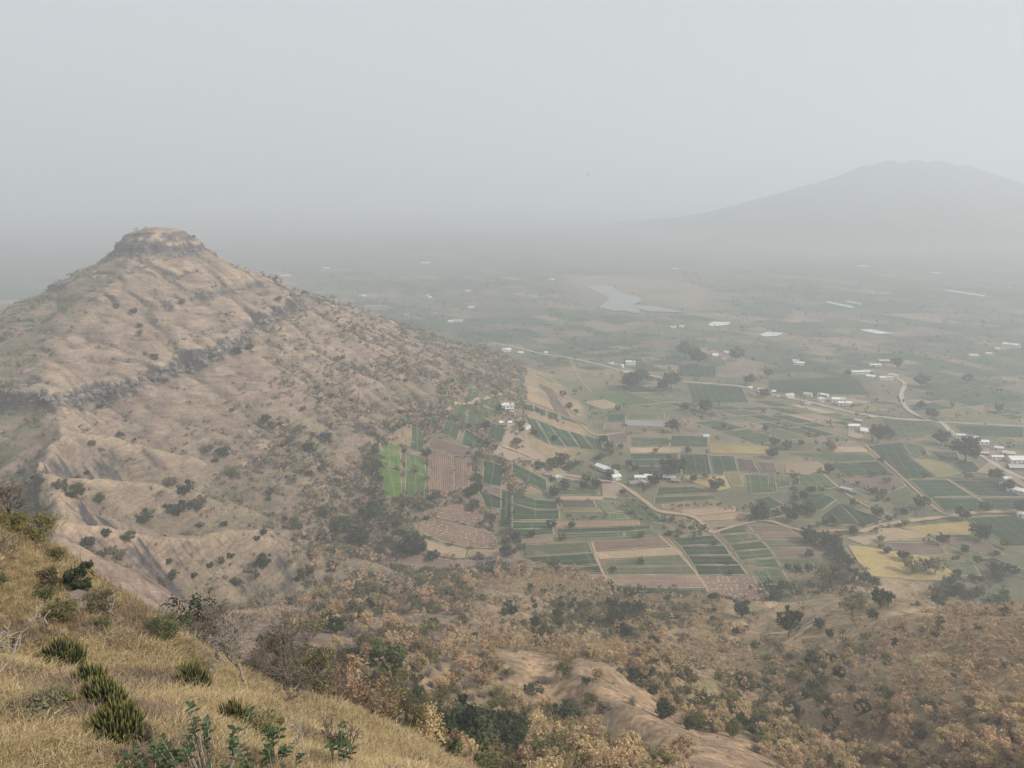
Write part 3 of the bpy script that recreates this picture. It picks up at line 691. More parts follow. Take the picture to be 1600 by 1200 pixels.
strip("road", [(1395,588),(1413,600),(1408,618),(1418,640),(1450,657),(1466,661)], 5.0, M_ROAD, 0.88, "pale side road curving up to the hamlet")
strip("road", [(1466,660),(1520,663),(1600,667),(1640,669)], 3.6, M_ROAD, 0.82, "pale lane running on beyond the road junction")
strip("dirt_track", [(785,735),(830,738),(870,742),(905,746),(940,752),(965,756),(985,768),(1010,786),(1030,800),(1060,804),(1085,809),(1100,822),(1112,834)], 4.2, M_TRACK, 0.9, "brown dirt track winding past the long shed")
strip("dirt_track", [(1640,801),(1570,801),(1520,802),(1480,808),(1440,813),(1405,817),(1370,824),(1345,832)], 4.6, M_TRACK, 0.9, "tan dirt track along the big green fields")
strip("dirt_track", [(1345,832),(1310,830),(1270,832),(1235,826),(1200,815),(1160,820),(1112,834)], 2.6, M_TRACK, 0.86, "narrow footpath between ploughed plots")
strip("dirt_track", [(690,716),(700,712),(720,700),(745,690),(775,672),(800,668),(850,668),(900,672),(925,682),(975,676)], 3.4, M_TRACK, 0.87, "dirt track past the white house")
strip("dirt_track", [(1205,990),(1240,985),(1280,962),(1318,941),(1345,932),(1370,925),(1388,918)], 4.5, M_TRACK, 0.30, "forked dirt track on the bare ground below the fields", False)
strip("dirt_track", [(1225,1008),(1255,985),(1290,960),(1325,938)], 2.4, M_TRACK, 0.27, "second rut of the forked dirt track", False)
strip("dirt_track", [(1415,958),(1450,954),(1490,948),(1530,941)], 3.2, M_TRACK, 0.30, "short dirt track round the bare knoll", False)
for px in ([(1030,838),(1062,868),(1090,900),(1115,938)], [(890,560),(905,590),(925,615)], [(1345,690),(1375,716),(1415,752),(1455,790),(1480,806)], [(1480,750),(1530,782)], [(1287,742),(1330,778),(1380,802),(1430,812)], [(925,848),(935,880),(950,915)]):
    strip("dirt_track", px, 1.8, M_TRACK, 0.75, "thin bare footpath between two field edges")

# ---- the reservoir and its bare shore
LAKE = [(475,470),(610,465),(690,510),(810,545),(800,570),(750,590),(900,600),(1085,635),(1000,636),(860,632),(790,615),(805,640),(760,640),(710,625),(640,628),(545,605),(610,550),(570,525),(500,490)]
lw = np.array([valley_at(*p) for p in ZP(800, 330, *LAKE)])
lz = float(hgt(lw[:, 0], lw[:, 1]).max()) + 0.5
m_water, nt, b = new_mat("reservoir_water"); b.inputs["Base Color"].default_value = (.17, .18, .165, 1); b.inputs["Roughness"].default_value = 0.3; b.inputs["Specular IOR Level"].default_value = 0.5
bump(nt, b, noise(nt, 0.3, 3, geo_pos(nt)), 0.08, 0.3)
me = bpy.data.meshes.new("reservoir"); me.from_pydata([(x, y, lz) for x, y in lw], [], [tuple(range(len(lw)))[::-1]]); me.update(); me.materials.append(m_water)
o = link("reservoir", me); tag(o, "pale grey reservoir with bare muddy shore", kind="structure")
FIELD_POLYS.append(lw)
M_MUD = mat_plain("bare_mud", (.30, .225, .165), .22, .02)
def patch(px, mat, lift, label):
    w = np.array([valley_at(*p) for p in px]); V, F, uv, out = plot_mesh("bare_ground", w, 'T', lift)
    me = bpy.data.meshes.new("bare_ground"); me.from_pydata(V.tolist(), [], F); me.update(); me.materials.append(mat)
    o = link("bare_ground", me); tag(o, label, kind="structure"); FIELD_POLYS.append(out)
M_MUD2, nt, b = new_mat("muddy_flat"); nt.links.new(ramp(nt, noise(nt, 0.006, 6, geo_pos(nt), .65), [(.40, (.12, .125, .08)), (.52, (.20, .165, .12)), (.68, (.26, .20, .15))]), b.inputs["Base Color"])
patch(ZP(800, 330, (330,400),(560,400),(700,410),(1000,430),(1200,480),(1240,600),(1100,630),(900,595),(760,585),(815,545),(690,505),(610,460),(480,465),(400,470)), M_MUD2, 0.25, "bare tan mud flat around the reservoir")
patch(ZP(800, 330, (380,470),(480,472),(570,528),(608,552),(540,606),(440,600),(400,540)), M_MUD2, 0.27, "pinkish bare bank on the near side of the reservoir")
patch([(1525,738),(1545,722),(1590,745),(1620,775),(1575,748)], M_MUD, 0.7, "sandy yard beside the roadside sheds")
patch([(940,757),(965,756),(978,770),(960,780),(942,778)], M_MUD, 0.72, "sandy threshing ground below the long shed")
patch([(800,640+25),(800,700),(770,750),(830,752),(905,752),(905,744),(850,736),(800,735)], M_MUD, 0.2, "bare farmyard around the old huts")
patch([(1325,668),(1350,682),(1345,688),(1325,682)], M_MUD, 0.7, "bare yard beside the pale roofed sheds")
# farm ponds lined with pale sheet
M_POND = mat_plain("pond_liner_water", (.55, .58, .56), .05, .05, .25, spec=.5)
for px, lab in (([(1108,508),(1115,504),(1140,505),(1136,509),(1112,511)], "long pale farm pond beyond the round hut"), ([(1188,524),(1200,520),(1222,522),(1214,526),(1195,527)], "pale farm pond shaped like a lens"),
                ([(1345,517),(1362,516),(1392,522),(1370,523)], "dull grey farm pond on the far plain")):
    w = np.array([valley_at(*p) for p in px]); z = float(hgt(w[:, 0], w[:, 1]).max()) + 1.2
    mb = MB(); n = len(w)
    mb.poly([(x, y, z) for x, y in w][::-1])
    cc = w.mean(0)
    for i in range(n):
        j = (i + 1) % n; q0 = cc + (w[i] - cc) * 1.12; q1 = cc + (w[j] - cc) * 1.12
        mb.poly([(*w[i], z), (*w[j], z), (*q1, z + .4), (*q0, z + .4)][::-1]); 
    o = mb.build("farm_pond", M_POND); tag(o, lab, kind="structure"); FIELD_POLYS.append(w)

# ---- the rest of the plain: plots split off a skewed, bending lattice
U_ = np.array([0.50, -0.866]); W_ = np.array([0.975, 0.22])
def lat(a, b):
    p = np.array([250.0, 850.0]) + a * U_ + b * W_
    k = 34.0; q = p + np.array([k * perlin(p[None, 0] / 300, p[None, 1] / 300, 201)[0], k * perlin(p[None, 0] / 300, p[None, 1] / 300, 202)[0]])
    return q
PLOTS = []
def split(a0, a1, b0, b1, lim):
    da, db = a1 - a0, b1 - b0
    if da < lim * 1.35 and db < lim * 1.15 or (max(da, db) < lim * 2.2 and random.random() < .18):
        PLOTS.append((a0, a1, b0, b1)); return
    t = random.uniform(.36, .64)
    if da / 1.2 > db: split(a0, a0 + da * t, b0, b1, lim); split(a0 + da * t, a1, b0, b1, lim)
    else: split(a0, a1, b0, b0 + db * t, lim); split(a0, a1, b0 + db * t, b1, lim)
for A0 in np.arange(-3400, 700, 340):
    for B0 in np.arange(-3000, 3600, 300):
        c = lat(A0 + 170, B0 + 150); r = math.hypot(*c)
        if r < 330 or r > 4200 or c[1] < 300 or abs(c[0]) > 0.78 * c[1] + 250: continue
        split(A0, A0 + 340, B0, B0 + 300, 26 if r < 900 else 36 if r < 1200 else (50 if r < 2000 else 90))
allp = FIELD_POLYS[:]
cen = np.array([p.mean(0) for p in allp]); rad = np.array([np.hypot(*(p - p.mean(0)).T).max() for p in allp])
roadpts = np.concatenate(ROADS)
farV, farF, farC, nfar = [], [], [], 0
CR = {k: None for k in CROPS}
FARCOL = {'G': (.05, .08, .045), 'g': (.07, .098, .055), 'm': (.105, .115, .07), 'b': (.165, .128, .10), 'T': (.24, .185, .13), 'R': (.25, .18, .13), 'y': (.17, .155, .08), 'd': (.11, .088, .075), 'l': (.075, .12, .05)}  # far crop tones drawn close together, part of the painted haze
nplots = 0; EDGES = []; pi = 0
_pa = np.array(PLOTS); _aa = np.stack([_pa[:, 0] + 1, _pa[:, 1] - 1, _pa[:, 1] - 1, _pa[:, 0] + 1], 1); _bb = np.stack([_pa[:, 2] + 1, _pa[:, 2] + 1, _pa[:, 3] - 1, _pa[:, 3] - 1], 1)
PW = np.array([250.0, 850.0]) + _aa[..., None] * U_ + _bb[..., None] * W_
PW = PW + 34.0 * np.stack([perlin(PW[..., 0] / 300, PW[..., 1] / 300, 201), perlin(PW[..., 0] / 300, PW[..., 1] / 300, 202)], -1)
PZ = hgt(PW[..., 0], PW[..., 1]); PVZ = valley_z(PW[..., 0], PW[..., 1]); _pc = PW.mean(1); PG = fbm(_pc[:, 0] / 380, _pc[:, 1] / 380, 2, 205)
for (a0, a1, b0, b1) in PLOTS:
    w = PW[pi]; zz = PZ[pi]; gr = PG[pi]; pi += 1
    c = w.mean(0); r = math.hypot(*c)
    if zz.max() > PVZ[pi - 1].max() + 1.2 or c[1] < 380: continue
    px_, py_, dep = to_px((c[0], c[1], float(zz[0])))
    if px_ < -60 or px_ > 1660: continue
    dist = np.hypot(*(cen - c).T) - rad
    hit = False
    for i in np.nonzero(dist < 30)[0]:
        xs = np.concatenate([w[:, 0], [c[0]], (w[:, 0] + c[0]) / 2]); ys = np.concatenate([w[:, 1], [c[1]], (w[:, 1] + c[1]) / 2])
        if inside(allp[i], xs, ys).any() or inside(w, allp[i][:, 0], allp[i][:, 1]).any(): hit = True; break
    if hit: continue
    if inside(w, roadpts[:, 0], roadpts[:, 1]).any() and r < 1500: continue
    q = random.random() - gr * 0.35
    if c[0] < 120 and r > 1150: q += .18
    if q < .34: crop = 'G'
    elif q < .56: crop = 'g'
    elif q < .72: crop = 'm'
    elif q < .82: crop = 'b'
    elif q < .90: crop = random.choice('TR')
    elif q < .95: crop = 'y'
    else: crop = random.choice('Tbdl')
    for _ in range(random.choice([0, 0, 1, 1, 2]) if r < 2300 else 0):
        k_ = random.randrange(4); t_ = random.random(); EDGES.append(w[k_] + (w[(k_ + 1) % 4] - w[k_]) * t_)
    if random.random() < .10: continue
    if r < 1010 and nplots < 165:
        make_field(w, crop, 0.38); nplots += 1
    else:
        k = 3 if r < 2000 else 2
        g = np.linspace(0, 1, k + 1); s, t = np.meshgrid(g, g)
        xy = (w[0] * ((1 - s) * (1 - t))[..., None] + w[1] * (s * (1 - t))[..., None] + w[2] * (s * t)[..., None] + w[3] * ((1 - s) * t)[..., None]).reshape(-1, 2)
        i0 = sum(len(v) for v in farV)
        farV.append(np.column_stack([xy, hgt(xy[:, 0], xy[:, 1]) + (0.4 if r < 2000 else 1.2)]))
        ff = .65 * min(1, max(0, (r - 1400) / 1600)); col = (np.array(FARCOL[crop]) * (1 - ff) + np.array([.115, .12, .085]) * ff) * random.uniform(.85, 1.15); farC.append(np.tile(col, (len(xy), 1)))  # tones blend to one mean with distance: haze painted into the crops
        for i in range(k):
            for j in range(k):
                v = i0 + i * (k + 1) + j; farF.append((v, v + 1, v + k + 2, v + k + 1))
if farV:
    F = np.array(farF); V = np.concatenate(farV)
    nz = np.cross(V[F[:, 1]] - V[F[:, 0]], V[F[:, 2]] - V[F[:, 0]])[:, 2]; F[nz < 0] = F[nz < 0][:, ::-1]
    m_ff = mat_land("far_field_crops", 0.09, 0.012, 0.22, 0.3)
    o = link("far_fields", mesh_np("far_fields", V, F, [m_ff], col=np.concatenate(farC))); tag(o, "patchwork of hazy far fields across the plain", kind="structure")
print("plots", HAND_N, nplots, len(farV))

# ------------------------------------------------------------------ farm buildings
M_RUST = mat_plain("rusty_sheet_roof", (.30, .19, .13), .25, 1.2, .8)
M_WHITE = mat_plain("white_sheet_roof", (.68, .68, .66), .12, 1.5, .55)
M_TIN = mat_plain("grey_tin_roof", (.42, .43, .44), .15, 1.2, .5)
M_OLD = mat_plain("weathered_roof", (.25, .22, .20), .25, 1.2, .9)
M_PINK = mat_plain("pinkish_roof", (.56, .46, .40), .12, 1.2, .8)
M_LIME = mat_plain("whitewashed_wall", (.70, .69, .65), .1, .9)
M_CREAM = mat_plain("cream_wall", (.55, .48, .38), .12, .9)
M_STONE = mat_plain("rubble_wall", (.24, .20, .17), .3, 2.0)
M_DOOR = mat_plain("dark_door", (.05, .045, .04), .2, 2.0)
M_GLASS = mat_plain("dark_window", (.035, .04, .045), .2, 2.0, .3, spec=.5)
M_POLY = mat_plain("milky_plastic_film", (.62, .65, .63), .06, .6, .45, spec=.4)
ROOFM = {'w': M_WHITE, 't': M_TIN, 'o': M_OLD, 'p': M_PINK}
WALLM = {'l': M_LIME, 'c': M_CREAM, 's': M_STONE}
BUILT = []
def openings(par, L, W, H, nwin, wallm):
    """a door and windows on the long sides, each set into a frame that stands proud of the wall"""
    for sgn in (-1, 1):
        y = sgn * (W / 2 + 0.03)
        MB().box((-L * .32, y, 1.05), (1.1, .08, 2.1)).build("door", M_DOOR, par)
        for k in range(nwin):
            x = -L * .32 + (k + 1) * (L * .72) / nwin
            wv = MB().box((x, y, H * .58), (1.1, .08, min(1.1, H * .35))).build("window", M_GLASS, par)
            MB().box((x, y + sgn * .06, H * .58 - min(1.1, H * .35) / 2 - .06), (1.35, .14, .1)).build("sill", wallm, wv)
def building(px, py, wpx, kind, roof, wall, ang, ratio, label, H=None, name=None, cat=None):
    x, y = valley_at(px, py); z = hz(x, y) + 0.25
    dist = math.sqrt(x * x + y * y + z * z)
    L = max(4.0, wpx * dist / FPX * 1.02); W = max(3.0, L * ratio)
    H = H or {'house': 3.4, 'tall': 6.4, 'shed': 3.2, 'hut': 2.4, 'tunnel': 3.0}[kind]
    nm = name or {'house': 'farmhouse', 'tall': 'farmhouse', 'shed': 'farm_shed', 'hut': 'hut', 'tunnel': 'greenhouse'}[kind]
    e = bpy.data.objects.new(nm, None); COL.objects.link(e); e.location = (x, y, z); e.rotation_euler = (0, 0, math.radians(ang))
    tag(e, label, cat or {'house': 'house', 'tall': 'house', 'shed': 'shed', 'hut': 'hut', 'tunnel': 'greenhouse'}[kind], "farm buildings across the valley")
    wm, rm = WALLM[wall], ROOFM[roof]
    BUILT.append((x, y, max(L, W) * .6))
    if kind == 'tunnel':
        mb = MB(); n = 8; top = []
        for i in range(n + 1):
            a = math.pi * i / n; top.append((-math.cos(a) * W / 2, math.sin(a) * H))
        for s in range(int(max(2, L / 8))):
            k = int(max(2, L / 8)); x0 = -L / 2 + L * s / k + .1; x1 = -L / 2 + L * (s + 1) / k - .1
            for (y0, z0), (y1, z1) in zip(top[:-1], top[1:]): mb.poly([(x0, y0, z0), (x1, y0, z0), (x1, y1, z1), (x0, y1, z1)])
        mb.build("cover", M_POLY, e)
        for sx in (-1, 1):
            MB().poly([(sx * (L / 2 - .12), yy, zz) for yy, zz in (top if sx > 0 else top[::-1])]).build("end_wall", M_POLY, e)
            MB().box((sx * (L / 2 - .05), 0, 1.0), (.12, 1.2, 2.0)).build("door", M_DOOR, e)
        return e
    wl_ = MB().box((0, 0, H / 2 - .3), (L, W, H + .6))
    if kind in ('house', 'tall'):
        wl_.build("wall", wm, e)
        r = MB().box((0, 0, H + .09), (L + .5, W + .5, .18)).build("roof", rm, e)
        pb = MB()
        for sx, sy, a, b2 in ((0, 1, L + .3, .16), (0, -1, L + .3, .16), (1, 0, .16, W), (-1, 0, .16, W)):
            pb.box((sx * (L / 2 + .07), sy * (W / 2 + .07), H + .45), (a if sx == 0 else .16, b2 if sx == 0 else W - .05, .54))
        pb.build("parapet", wm, r)
        MB().box((L * .25, 0, H + .9), (1.4, 1.4, 1.3), taper=.85).build("water_tank", M_DOOR if kind == 'tall' else wm, r)
        openings(e, L, W, H if kind == 'house' else 3.2, max(2, int(L / 3.5)), wm)
        if kind == 'tall':
            for sgn in (-1, 1):
                for k in range(3): MB().box((-L * .3 + k * L * .3, sgn * (W / 2 + .03), 4.8), (1.2, .08, 1.2)).build("window", M_GLASS, e)
            MB().box((0, -W / 2 - .55, 3.3), (L * .8, 1.1, .16)).build("balcony", wm, e)
    else:
        rise = W * (.2 if kind == 'shed' else .26); ov = .5
        for sx in (-1, 1):
            i = len(wl_.v); wl_.poly([(sx * L / 2, -W / 2, H), (sx * L / 2, W / 2, H), (sx * L / 2, 0, H + rise)][::sx])
        wl_.build("wall", wm, e)
        sl = rise / (W / 2); k = max(1, int(L / 3.0)); rnd = random.Random(int(px * 7 + py))
        for sgn in (-1, 1):
            for q in range(min(k, 12)):                # roofing sheets, laid side by side, a few of them dull
                kk = min(k, 12); x0 = -L / 2 - ov + (L + 2 * ov) * q / kk; x1 = -L / 2 - ov + (L + 2 * ov) * (q + 1) / kk - .04
                zz = rnd.uniform(0, .05)
                p = [(x0, 0, H + rise + .12 + zz), (x1, 0, H + rise + .12 + zz), (x1, sgn * (W / 2 + ov), H - ov * sl + .12 + zz), (x0, sgn * (W / 2 + ov), H - ov * sl + .12 + zz)]
                if sgn > 0: p = p[::-1]
                MB().slab(p, .06).build("roof_sheet", (M_RUST if rnd.random() < .3 else M_TIN) if (roof == 'w' and rnd.random() < .26) else rm, e)
        MB().box((0, 0, H + rise + .2), (L + 2 * ov, .4, .1)).build("ridge_cap", rm, e)
        openings(e, L, W, H, max(1, int(L / 5)), wm)
    return e
BL = [
    (793,689,19,'tall','w','l',8,.62,"white two-storey farmhouse above the lower white shed"),
    (790,706,18,'shed','w','l',5,.40,"low white shed just below the two-storey farmhouse"),
    (819,706,15,'hut','w','l',-35,.9,"white tent-roofed store at the end of the striped green plots"),
    (948,737,40,'shed','w','l',-52,.28,"long white-roofed shed set aslant beside the dirt track"),
    (962,749,13,'shed','w','l',20,.8,"white-roofed wing at the foot of the long aslant shed"),
    (1000,750,16,'shed','w','l',-4,.55,"white-roofed shed at the left end of the farmstead row"),
    (1012,748,10,'shed','w','l',-4,.8,"small white-roofed shed in the middle of the farmstead row"),
    (1025,746,14,'shed','w','l',-8,.6,"white-roofed shed under the big dark tree"),
    (990,758,14,'hut','o','s',10,.7,"dark weathered hut in front of the farmstead row"),
    (1008,757,7,'hut','w','l',-15,.8,"tiny white hut half hidden by the farmstead tree"),
    (1045,749,18,'hut','t','s',-12,.45,"grey tin lean-to right of the big dark tree"),
    (1055,754,12,'hut','o','s',-12,.6,"brown hut at the right end of the farmstead"),
    (820,746,20,'hut','o','s',4,.5,"ruined stone hut in the bare farmyard"),
    (856,751,12,'hut','o','s',0,.7,"dark thatched hut beside the small white house"),
    (873,752,9,'house','w','l',0,.8,"small white flat-roofed house on the dirt track"),
    (1103,683,10,'tunnel','w','l',0,.5,"small grey plastic greenhouse among the mid valley trees"),
    (1333,669,15,'shed','w','c',0,.55,"pale shed left of the bright cream roof"),
    (1356,677,19,'shed','w','l',-28,.75,"large bright roofed shed beside the bare yard"),
    (1341,660,10,'hut','t','s',-35,.5,"grey hut behind the bright roofed shed"),
    (1363,654,8,'hut','p','c',-30,.5,"little pinkish hut by the road above the yard"),
    (1232,621,14,'shed','p','l',25,.7,"gabled pink-white house at the left of the road hamlet"),
    (1206,614,10,'hut','w','c',-20,.6,"small pale hut at the roadside left of the hamlet"),
    (1191,612,12,'shed','w','l',-25,.4,"low white shed by the road bend"),
    (1196,618,14,'hut','o','s',5,.5,"brown hut below the road bend"),
    (1172,608,6,'hut','w','l',0,.7,"lone tiny white hut on the pale road"),
    (1262,619,11,'shed','w','l',-35,.6,"narrow white-roofed house in the road hamlet"),
    (1286,620,14,'shed','w','l',-40,.4,"slim aslant white shed in the road hamlet"),
    (1283,627,9,'house','w','l',0,.8,"white cube house under the slim aslant shed"),
    (1309,627,18,'shed','w','l',-3,.45,"wide white-roofed shed, upper one of the pair by the road"),
    (1319,633,18,'shed','w','l',-3,.4,"wide white-roofed shed, lower one of the pair by the road"),
    (1262,634,7,'hut','w','l',-20,.5,"small white roof alone below the road hamlet"),
    (1322,769,15,'shed','t','s',-42,.4,"grey tin shed aslant in the purple brown plot"),
    (1332,772,10,'hut','o','s',-30,.5,"brown hut leaning on the grey tin shed"),
    (1500,684,10,'shed','w','l',-10,.5,"first white shed where the road turns down"),
    (1518,688,13,'shed','w','l',-25,.7,"white gabled shed behind the long roadside shed"),
    (1527,694,25,'shed','w','l',-4,.3,"long white roadside shed with dark open side"),
    (1513,693,14,'hut','w','c',-40,.4,"pale aslant hut left of the long roadside shed"),
    (1560,704,9,'shed','w','l',-30,.6,"small white shed above the village lane"),
    (1537,711,9,'hut','t','s',-10,.6,"grey hut in the middle of the village lane"),
    (1557,718,15,'shed','w','l',-2,.35,"narrow white shed beside the sandy yard"),
    (1575,711,13,'hut','p','c',-25,.6,"pinkish hut in the village by the edge"),
    (1589,721,24,'shed','w','l',0,.6,"biggest white roof of the roadside village"),
    (1590,733,24,'hut','t','s',-5,.4,"low grey roof under the biggest white one"),
    (1572,752,10,'shed','w','l',0,.6,"small white shed under the sandy yard"),
    (1567,760,8,'hut','w','l',-35,.6,"tiny white hut below the small white shed"),
    (1594,771,30,'shed','w','l',-38,.35,"long bright shed running aslant out of view"),
    (1600,808,16,'shed','w','l',-20,.5,"white shed beside the tan track at the edge"),
    (1343,584,25,'shed','w','l',0,.22,"long white shed in the upper hamlet"),
    (1367,573,15,'shed','w','l',0,.3,"short white shed behind the upper hamlet"),
    (1360,591,11,'shed','w','l',-20,.6,"white roof under the long shed of the upper hamlet"),
    (1384,593,18,'shed','w','l',0,.35,"row of white roofs at the end of the side road"),
    (1395,589,11,'shed','p','l',-35,.5,"pinkish roof where the side road enters the hamlet"),
    (1357,582,12,'hut','t','s',-35,.4,"grey roof aslant behind the long hamlet shed"),
    (1380,566,14,'hut','t','s',0,.4,"grey hut group above the upper hamlet"),
    (1243,567,9,'house','w','l',-25,.8,"white upper block of the lone farmhouse pair"),
    (1248,570,14,'shed','w','l',-3,.4,"white lower shed of the lone farmhouse pair"),
    (1312,477,48,'tunnel','w','l',-72,.14,"longest white greenhouse lying aslant on the far plain"),
    (1334,474,26,'tunnel','w','l',-72,.16,"second white greenhouse behind the longest one"),
    (1508,459,58,'tunnel','w','l',-72,.1,"faint long greenhouse far on the plain"),
    (1463,427,14,'tunnel','w','l',-60,.25,"faint short greenhouse below the far mountain"),
    (1580,541,19,'shed','w','l',-40,.35,"bright roof at the far village by the frame edge"),
    (1562,548,10,'shed','w','l',-40,.4,"small white roof in the far village"),
    (1546,555,10,'shed','w','l',-10,.4,"low white roof at the near side of the far village"),
    (1520,558,12,'shed','p','c',0,.5,"tan roof at the left of the far village"),
    (985,572,14,'tall','w','l',0,.7,"white two-storey house by the pale road"),
    (968,573,13,'shed','w','l',-40,.45,"aslant white shed left of the two-storey road house"),
    (955,571,8,'shed','w','l',-20,.6,"small white shed at the left end of the road farm"),
    (981,585,12,'shed','w','c',-15,.6,"pale shed below the two-storey road house"),
    (1117,557,8,'hut','w','l',0,1.0,"small pale hut beside the aslant far sheds"),
    (1138,554,16,'shed','w','l',-58,.35,"aslant white shed with a dark tree clump"),
    (1132,564,8,'house','w','l',0,.7,"tiny white block under the aslant far shed"),
    (853,553,5,'hut','w','l',0,.8,"white speck of a hut on the pale road"),
    (814,553,8,'hut','w','l',0,.6,"white hut where the pale road begins"),
    (791,549,14,'shed','w','l',10,.6,"bright white house beyond the foot of the hill"),
    (670,465,14,'shed','w','l',-62,.4,"white shed lying aslant on the plain behind the hill"),
    (731,456,9,'house','w','l',0,.7,"white house in a clump of trees beyond the hill"),
    (736,482,10,'shed','w','l',10,.4,"white roof on the plain beyond the reddish field"),
    (716,503,14,'shed','t','l',5,.4,"long grey white farm shed right of the white gable"),
    (704,504,8,'shed','w','l',20,.6,"white gable left of the long grey white shed"),
    (665,412,14,'shed','w','l',-5,.4,"faint white shed far across the plain"),
    (567,464,10,'shed','w','l',0,.5,"faint pale shed by the hill's right skyline"),
    (862,438,9,'shed','w','l',-35,.5,"faint white shed left of the reservoir"),
    (1052,513,8,'shed','w','l',0,.5,"left one of the white huts below the reservoir"),
    (1065,512,7,'shed','w','l',0,.5,"right one of the white huts below the reservoir"),
    (447,432,14,'shed','w','l',5,.3,"faint white streak of a shed right of the hill's slope"),
    (510,420,10,'shed','w','l',0,.4,"faint shed far out beyond the hill's right slope"),
    (1055,422,8,'shed','w','l',0,.5,"faint white shed above the reservoir"),
    (1350,417,12,'shed','w','l',0,.3,"faint shed below the far mountain"),
]
for bd in BL: building(*bd)

# ------------------------------------------------------------------ plants
M_BARK = mat_plain("brown_bark", (.13, .10, .075), .3, 3.0)
M_GREYBARK = mat_plain("pale_grey_bark", (.30, .26, .22), .25, 3.0)
M_TWIG = mat_plain("grey_brown_twigs", (.17, .135, .11), .25, .6)
M_DRYTWIG = mat_plain("purple_grey_twigs", (.27, .215, .185), .2, .5)
L_TEAK = mat_leaf("dry_brown_leaves", (.37, .255, .155), (.62, .455, .28), .42)
L_OLIVE = mat_leaf("olive_leaves", (.105, .10, .046), (.23, .20, .09), .35)
L_DARK = mat_leaf("dark_green_leaves", (.030, .042, .022), (.075, .092, .042), .2)
L_GREEN = mat_leaf("mid_green_leaves", (.06, .08, .032), (.13, .145, .06), .25)
L_YELLOW = mat_leaf("yellow_green_leaves", (.11, .115, .03), (.22, .205, .06), .3)
L_SCRUB = mat_leaf("grey_scrub_leaves", (.10, .09, .06), (.19, .165, .11), .2)
def crown_arrays(rs, n_clump, n_leaf, rx, rz, zc, leaf, squash=1.0, open_=0.0):
    """leaf-sized quads in clumps spread unevenly through an ellipsoid"""
    V, C = [], []
    for k in range(n_clump):
        d = rs.normal(size=3); d /= np.linalg.norm(d); d[2] = d[2] * .8 + .15
        rad = rs.uniform(.25, 1.0) ** .5
        c = d * rad * np.array([rx, rx, rz]) * rs.uniform(.75, 1.08); c[2] += zc
        cr = rs.uniform(.16, .36) * rx; tone = rs.uniform(.0, 1.0)
        n = int(n_leaf * rs.uniform(.5, 1.4))
        dirs = rs.normal(size=(n, 3)); dirs /= np.linalg.norm(dirs, axis=1)[:, None]
        pos = c + dirs * cr * (rs.uniform(.3, 1.15, n)[:, None] ** .6) * np.array([1, 1, .8])
        nor = dirs * .8 + rs.normal(size=(n, 3)) * .7 + np.array([0, 0, .45]); nor /= np.linalg.norm(nor, axis=1)[:, None]
        t = np.cross(nor, rs.normal(size=(n, 3))); t /= np.linalg.norm(t, axis=1)[:, None]; b = np.cross(nor, t)
        s = leaf * rs.uniform(.6, 1.4, n)[:, None]
        q = np.stack([pos - t * s, pos + b * s * .55, pos + t * s, pos - b * s * .55], 1)
        V.append(q.reshape(-1, 3)); cc = np.clip(tone * .65 + rs.uniform(0, .5, n) - .05, 0, 1); C.append(np.repeat(cc, 4))
    V = np.concatenate(V); C = np.concatenate(C)
    return V, np.arange(len(V)).reshape(-1, 4), np.column_stack([C, C, C])
def tube(V, F, p, q, r0, r1, n=4):
    d = (q - p); L = math.sqrt(d.dot(d)); d = d / max(L, 1e-6)
    u = np.array([d[1] * .52 - d[2] * .8, d[2] * .3 - d[0] * .52, d[0] * .8 - d[1] * .3]); u /= max(math.sqrt(u.dot(u)), 1e-6); v = np.array([d[1] * u[2] - d[2] * u[1], d[2] * u[0] - d[0] * u[2], d[0] * u[1] - d[1] * u[0]]); i = len(V)
    for c, r in ((p, r0), (q, r1)):
        for k in range(n):
            a = 2 * math.pi * k / n; V.append(c + (u * math.cos(a) + v * math.sin(a)) * r)
    for k in range(n): F.append((i + k, i + (k + 1) % n, i + n + (k + 1) % n, i + n + k))
def branches(rs, H, spread, depth, r0, nseg=3, kids=(2, 3), up=.35, n=4, rmin=.012, trunk=.3, fork=(.35, .95)):
    """a branching skeleton as tubes; returns vertices, faces and the tip points"""
    V, F, tips, LV = [], [], [], []
    def grow(p, d, L, r, lev):
        for s in range(nseg):
            d2 = d + rs.normal(size=3) * .16 + np.array([0, 0, up * .12]); d2 /= np.linalg.norm(d2)
            q = p + d2 * L / nseg; r2 = max(r * (1 - .38 / nseg), rmin)
            k0 = len(F); tube(V, F, p, q, r, r2, n if lev < 3 else 3); LV.extend([lev] * (len(F) - k0)); p, d, r = q, d2, r2
            if lev > 0 and lev < depth and s < nseg - 1 and rs.rand() < (.55 if lev < 4 else .3):
                side(p, d, L * .62, r * .6, lev + 1)
        if lev < depth:
            for _ in range(rs.randint(kids[0], kids[1] + 1) if lev < 3 else 2): side(p, d, L * rs.uniform(.62, .86), r * rs.uniform(.55, .78), lev + 1)
        else: tips.append(p)
    def side(p, d, L, r, lev):
        o = rs.normal(size=3); o -= d * o.dot(d); o /= np.linalg.norm(o)
        nd = d + o * rs.uniform(*fork) * spread + np.array([0, 0, up * .4]); nd /= np.linalg.norm(nd); grow(p, nd, L, max(r, rmin), lev)
    grow(np.zeros(3), np.array([rs.normal() * .08, rs.normal() * .08, 1.0]), H * trunk, r0, 0)
    return np.array(V), np.array(F), np.array(tips), np.array(LV)
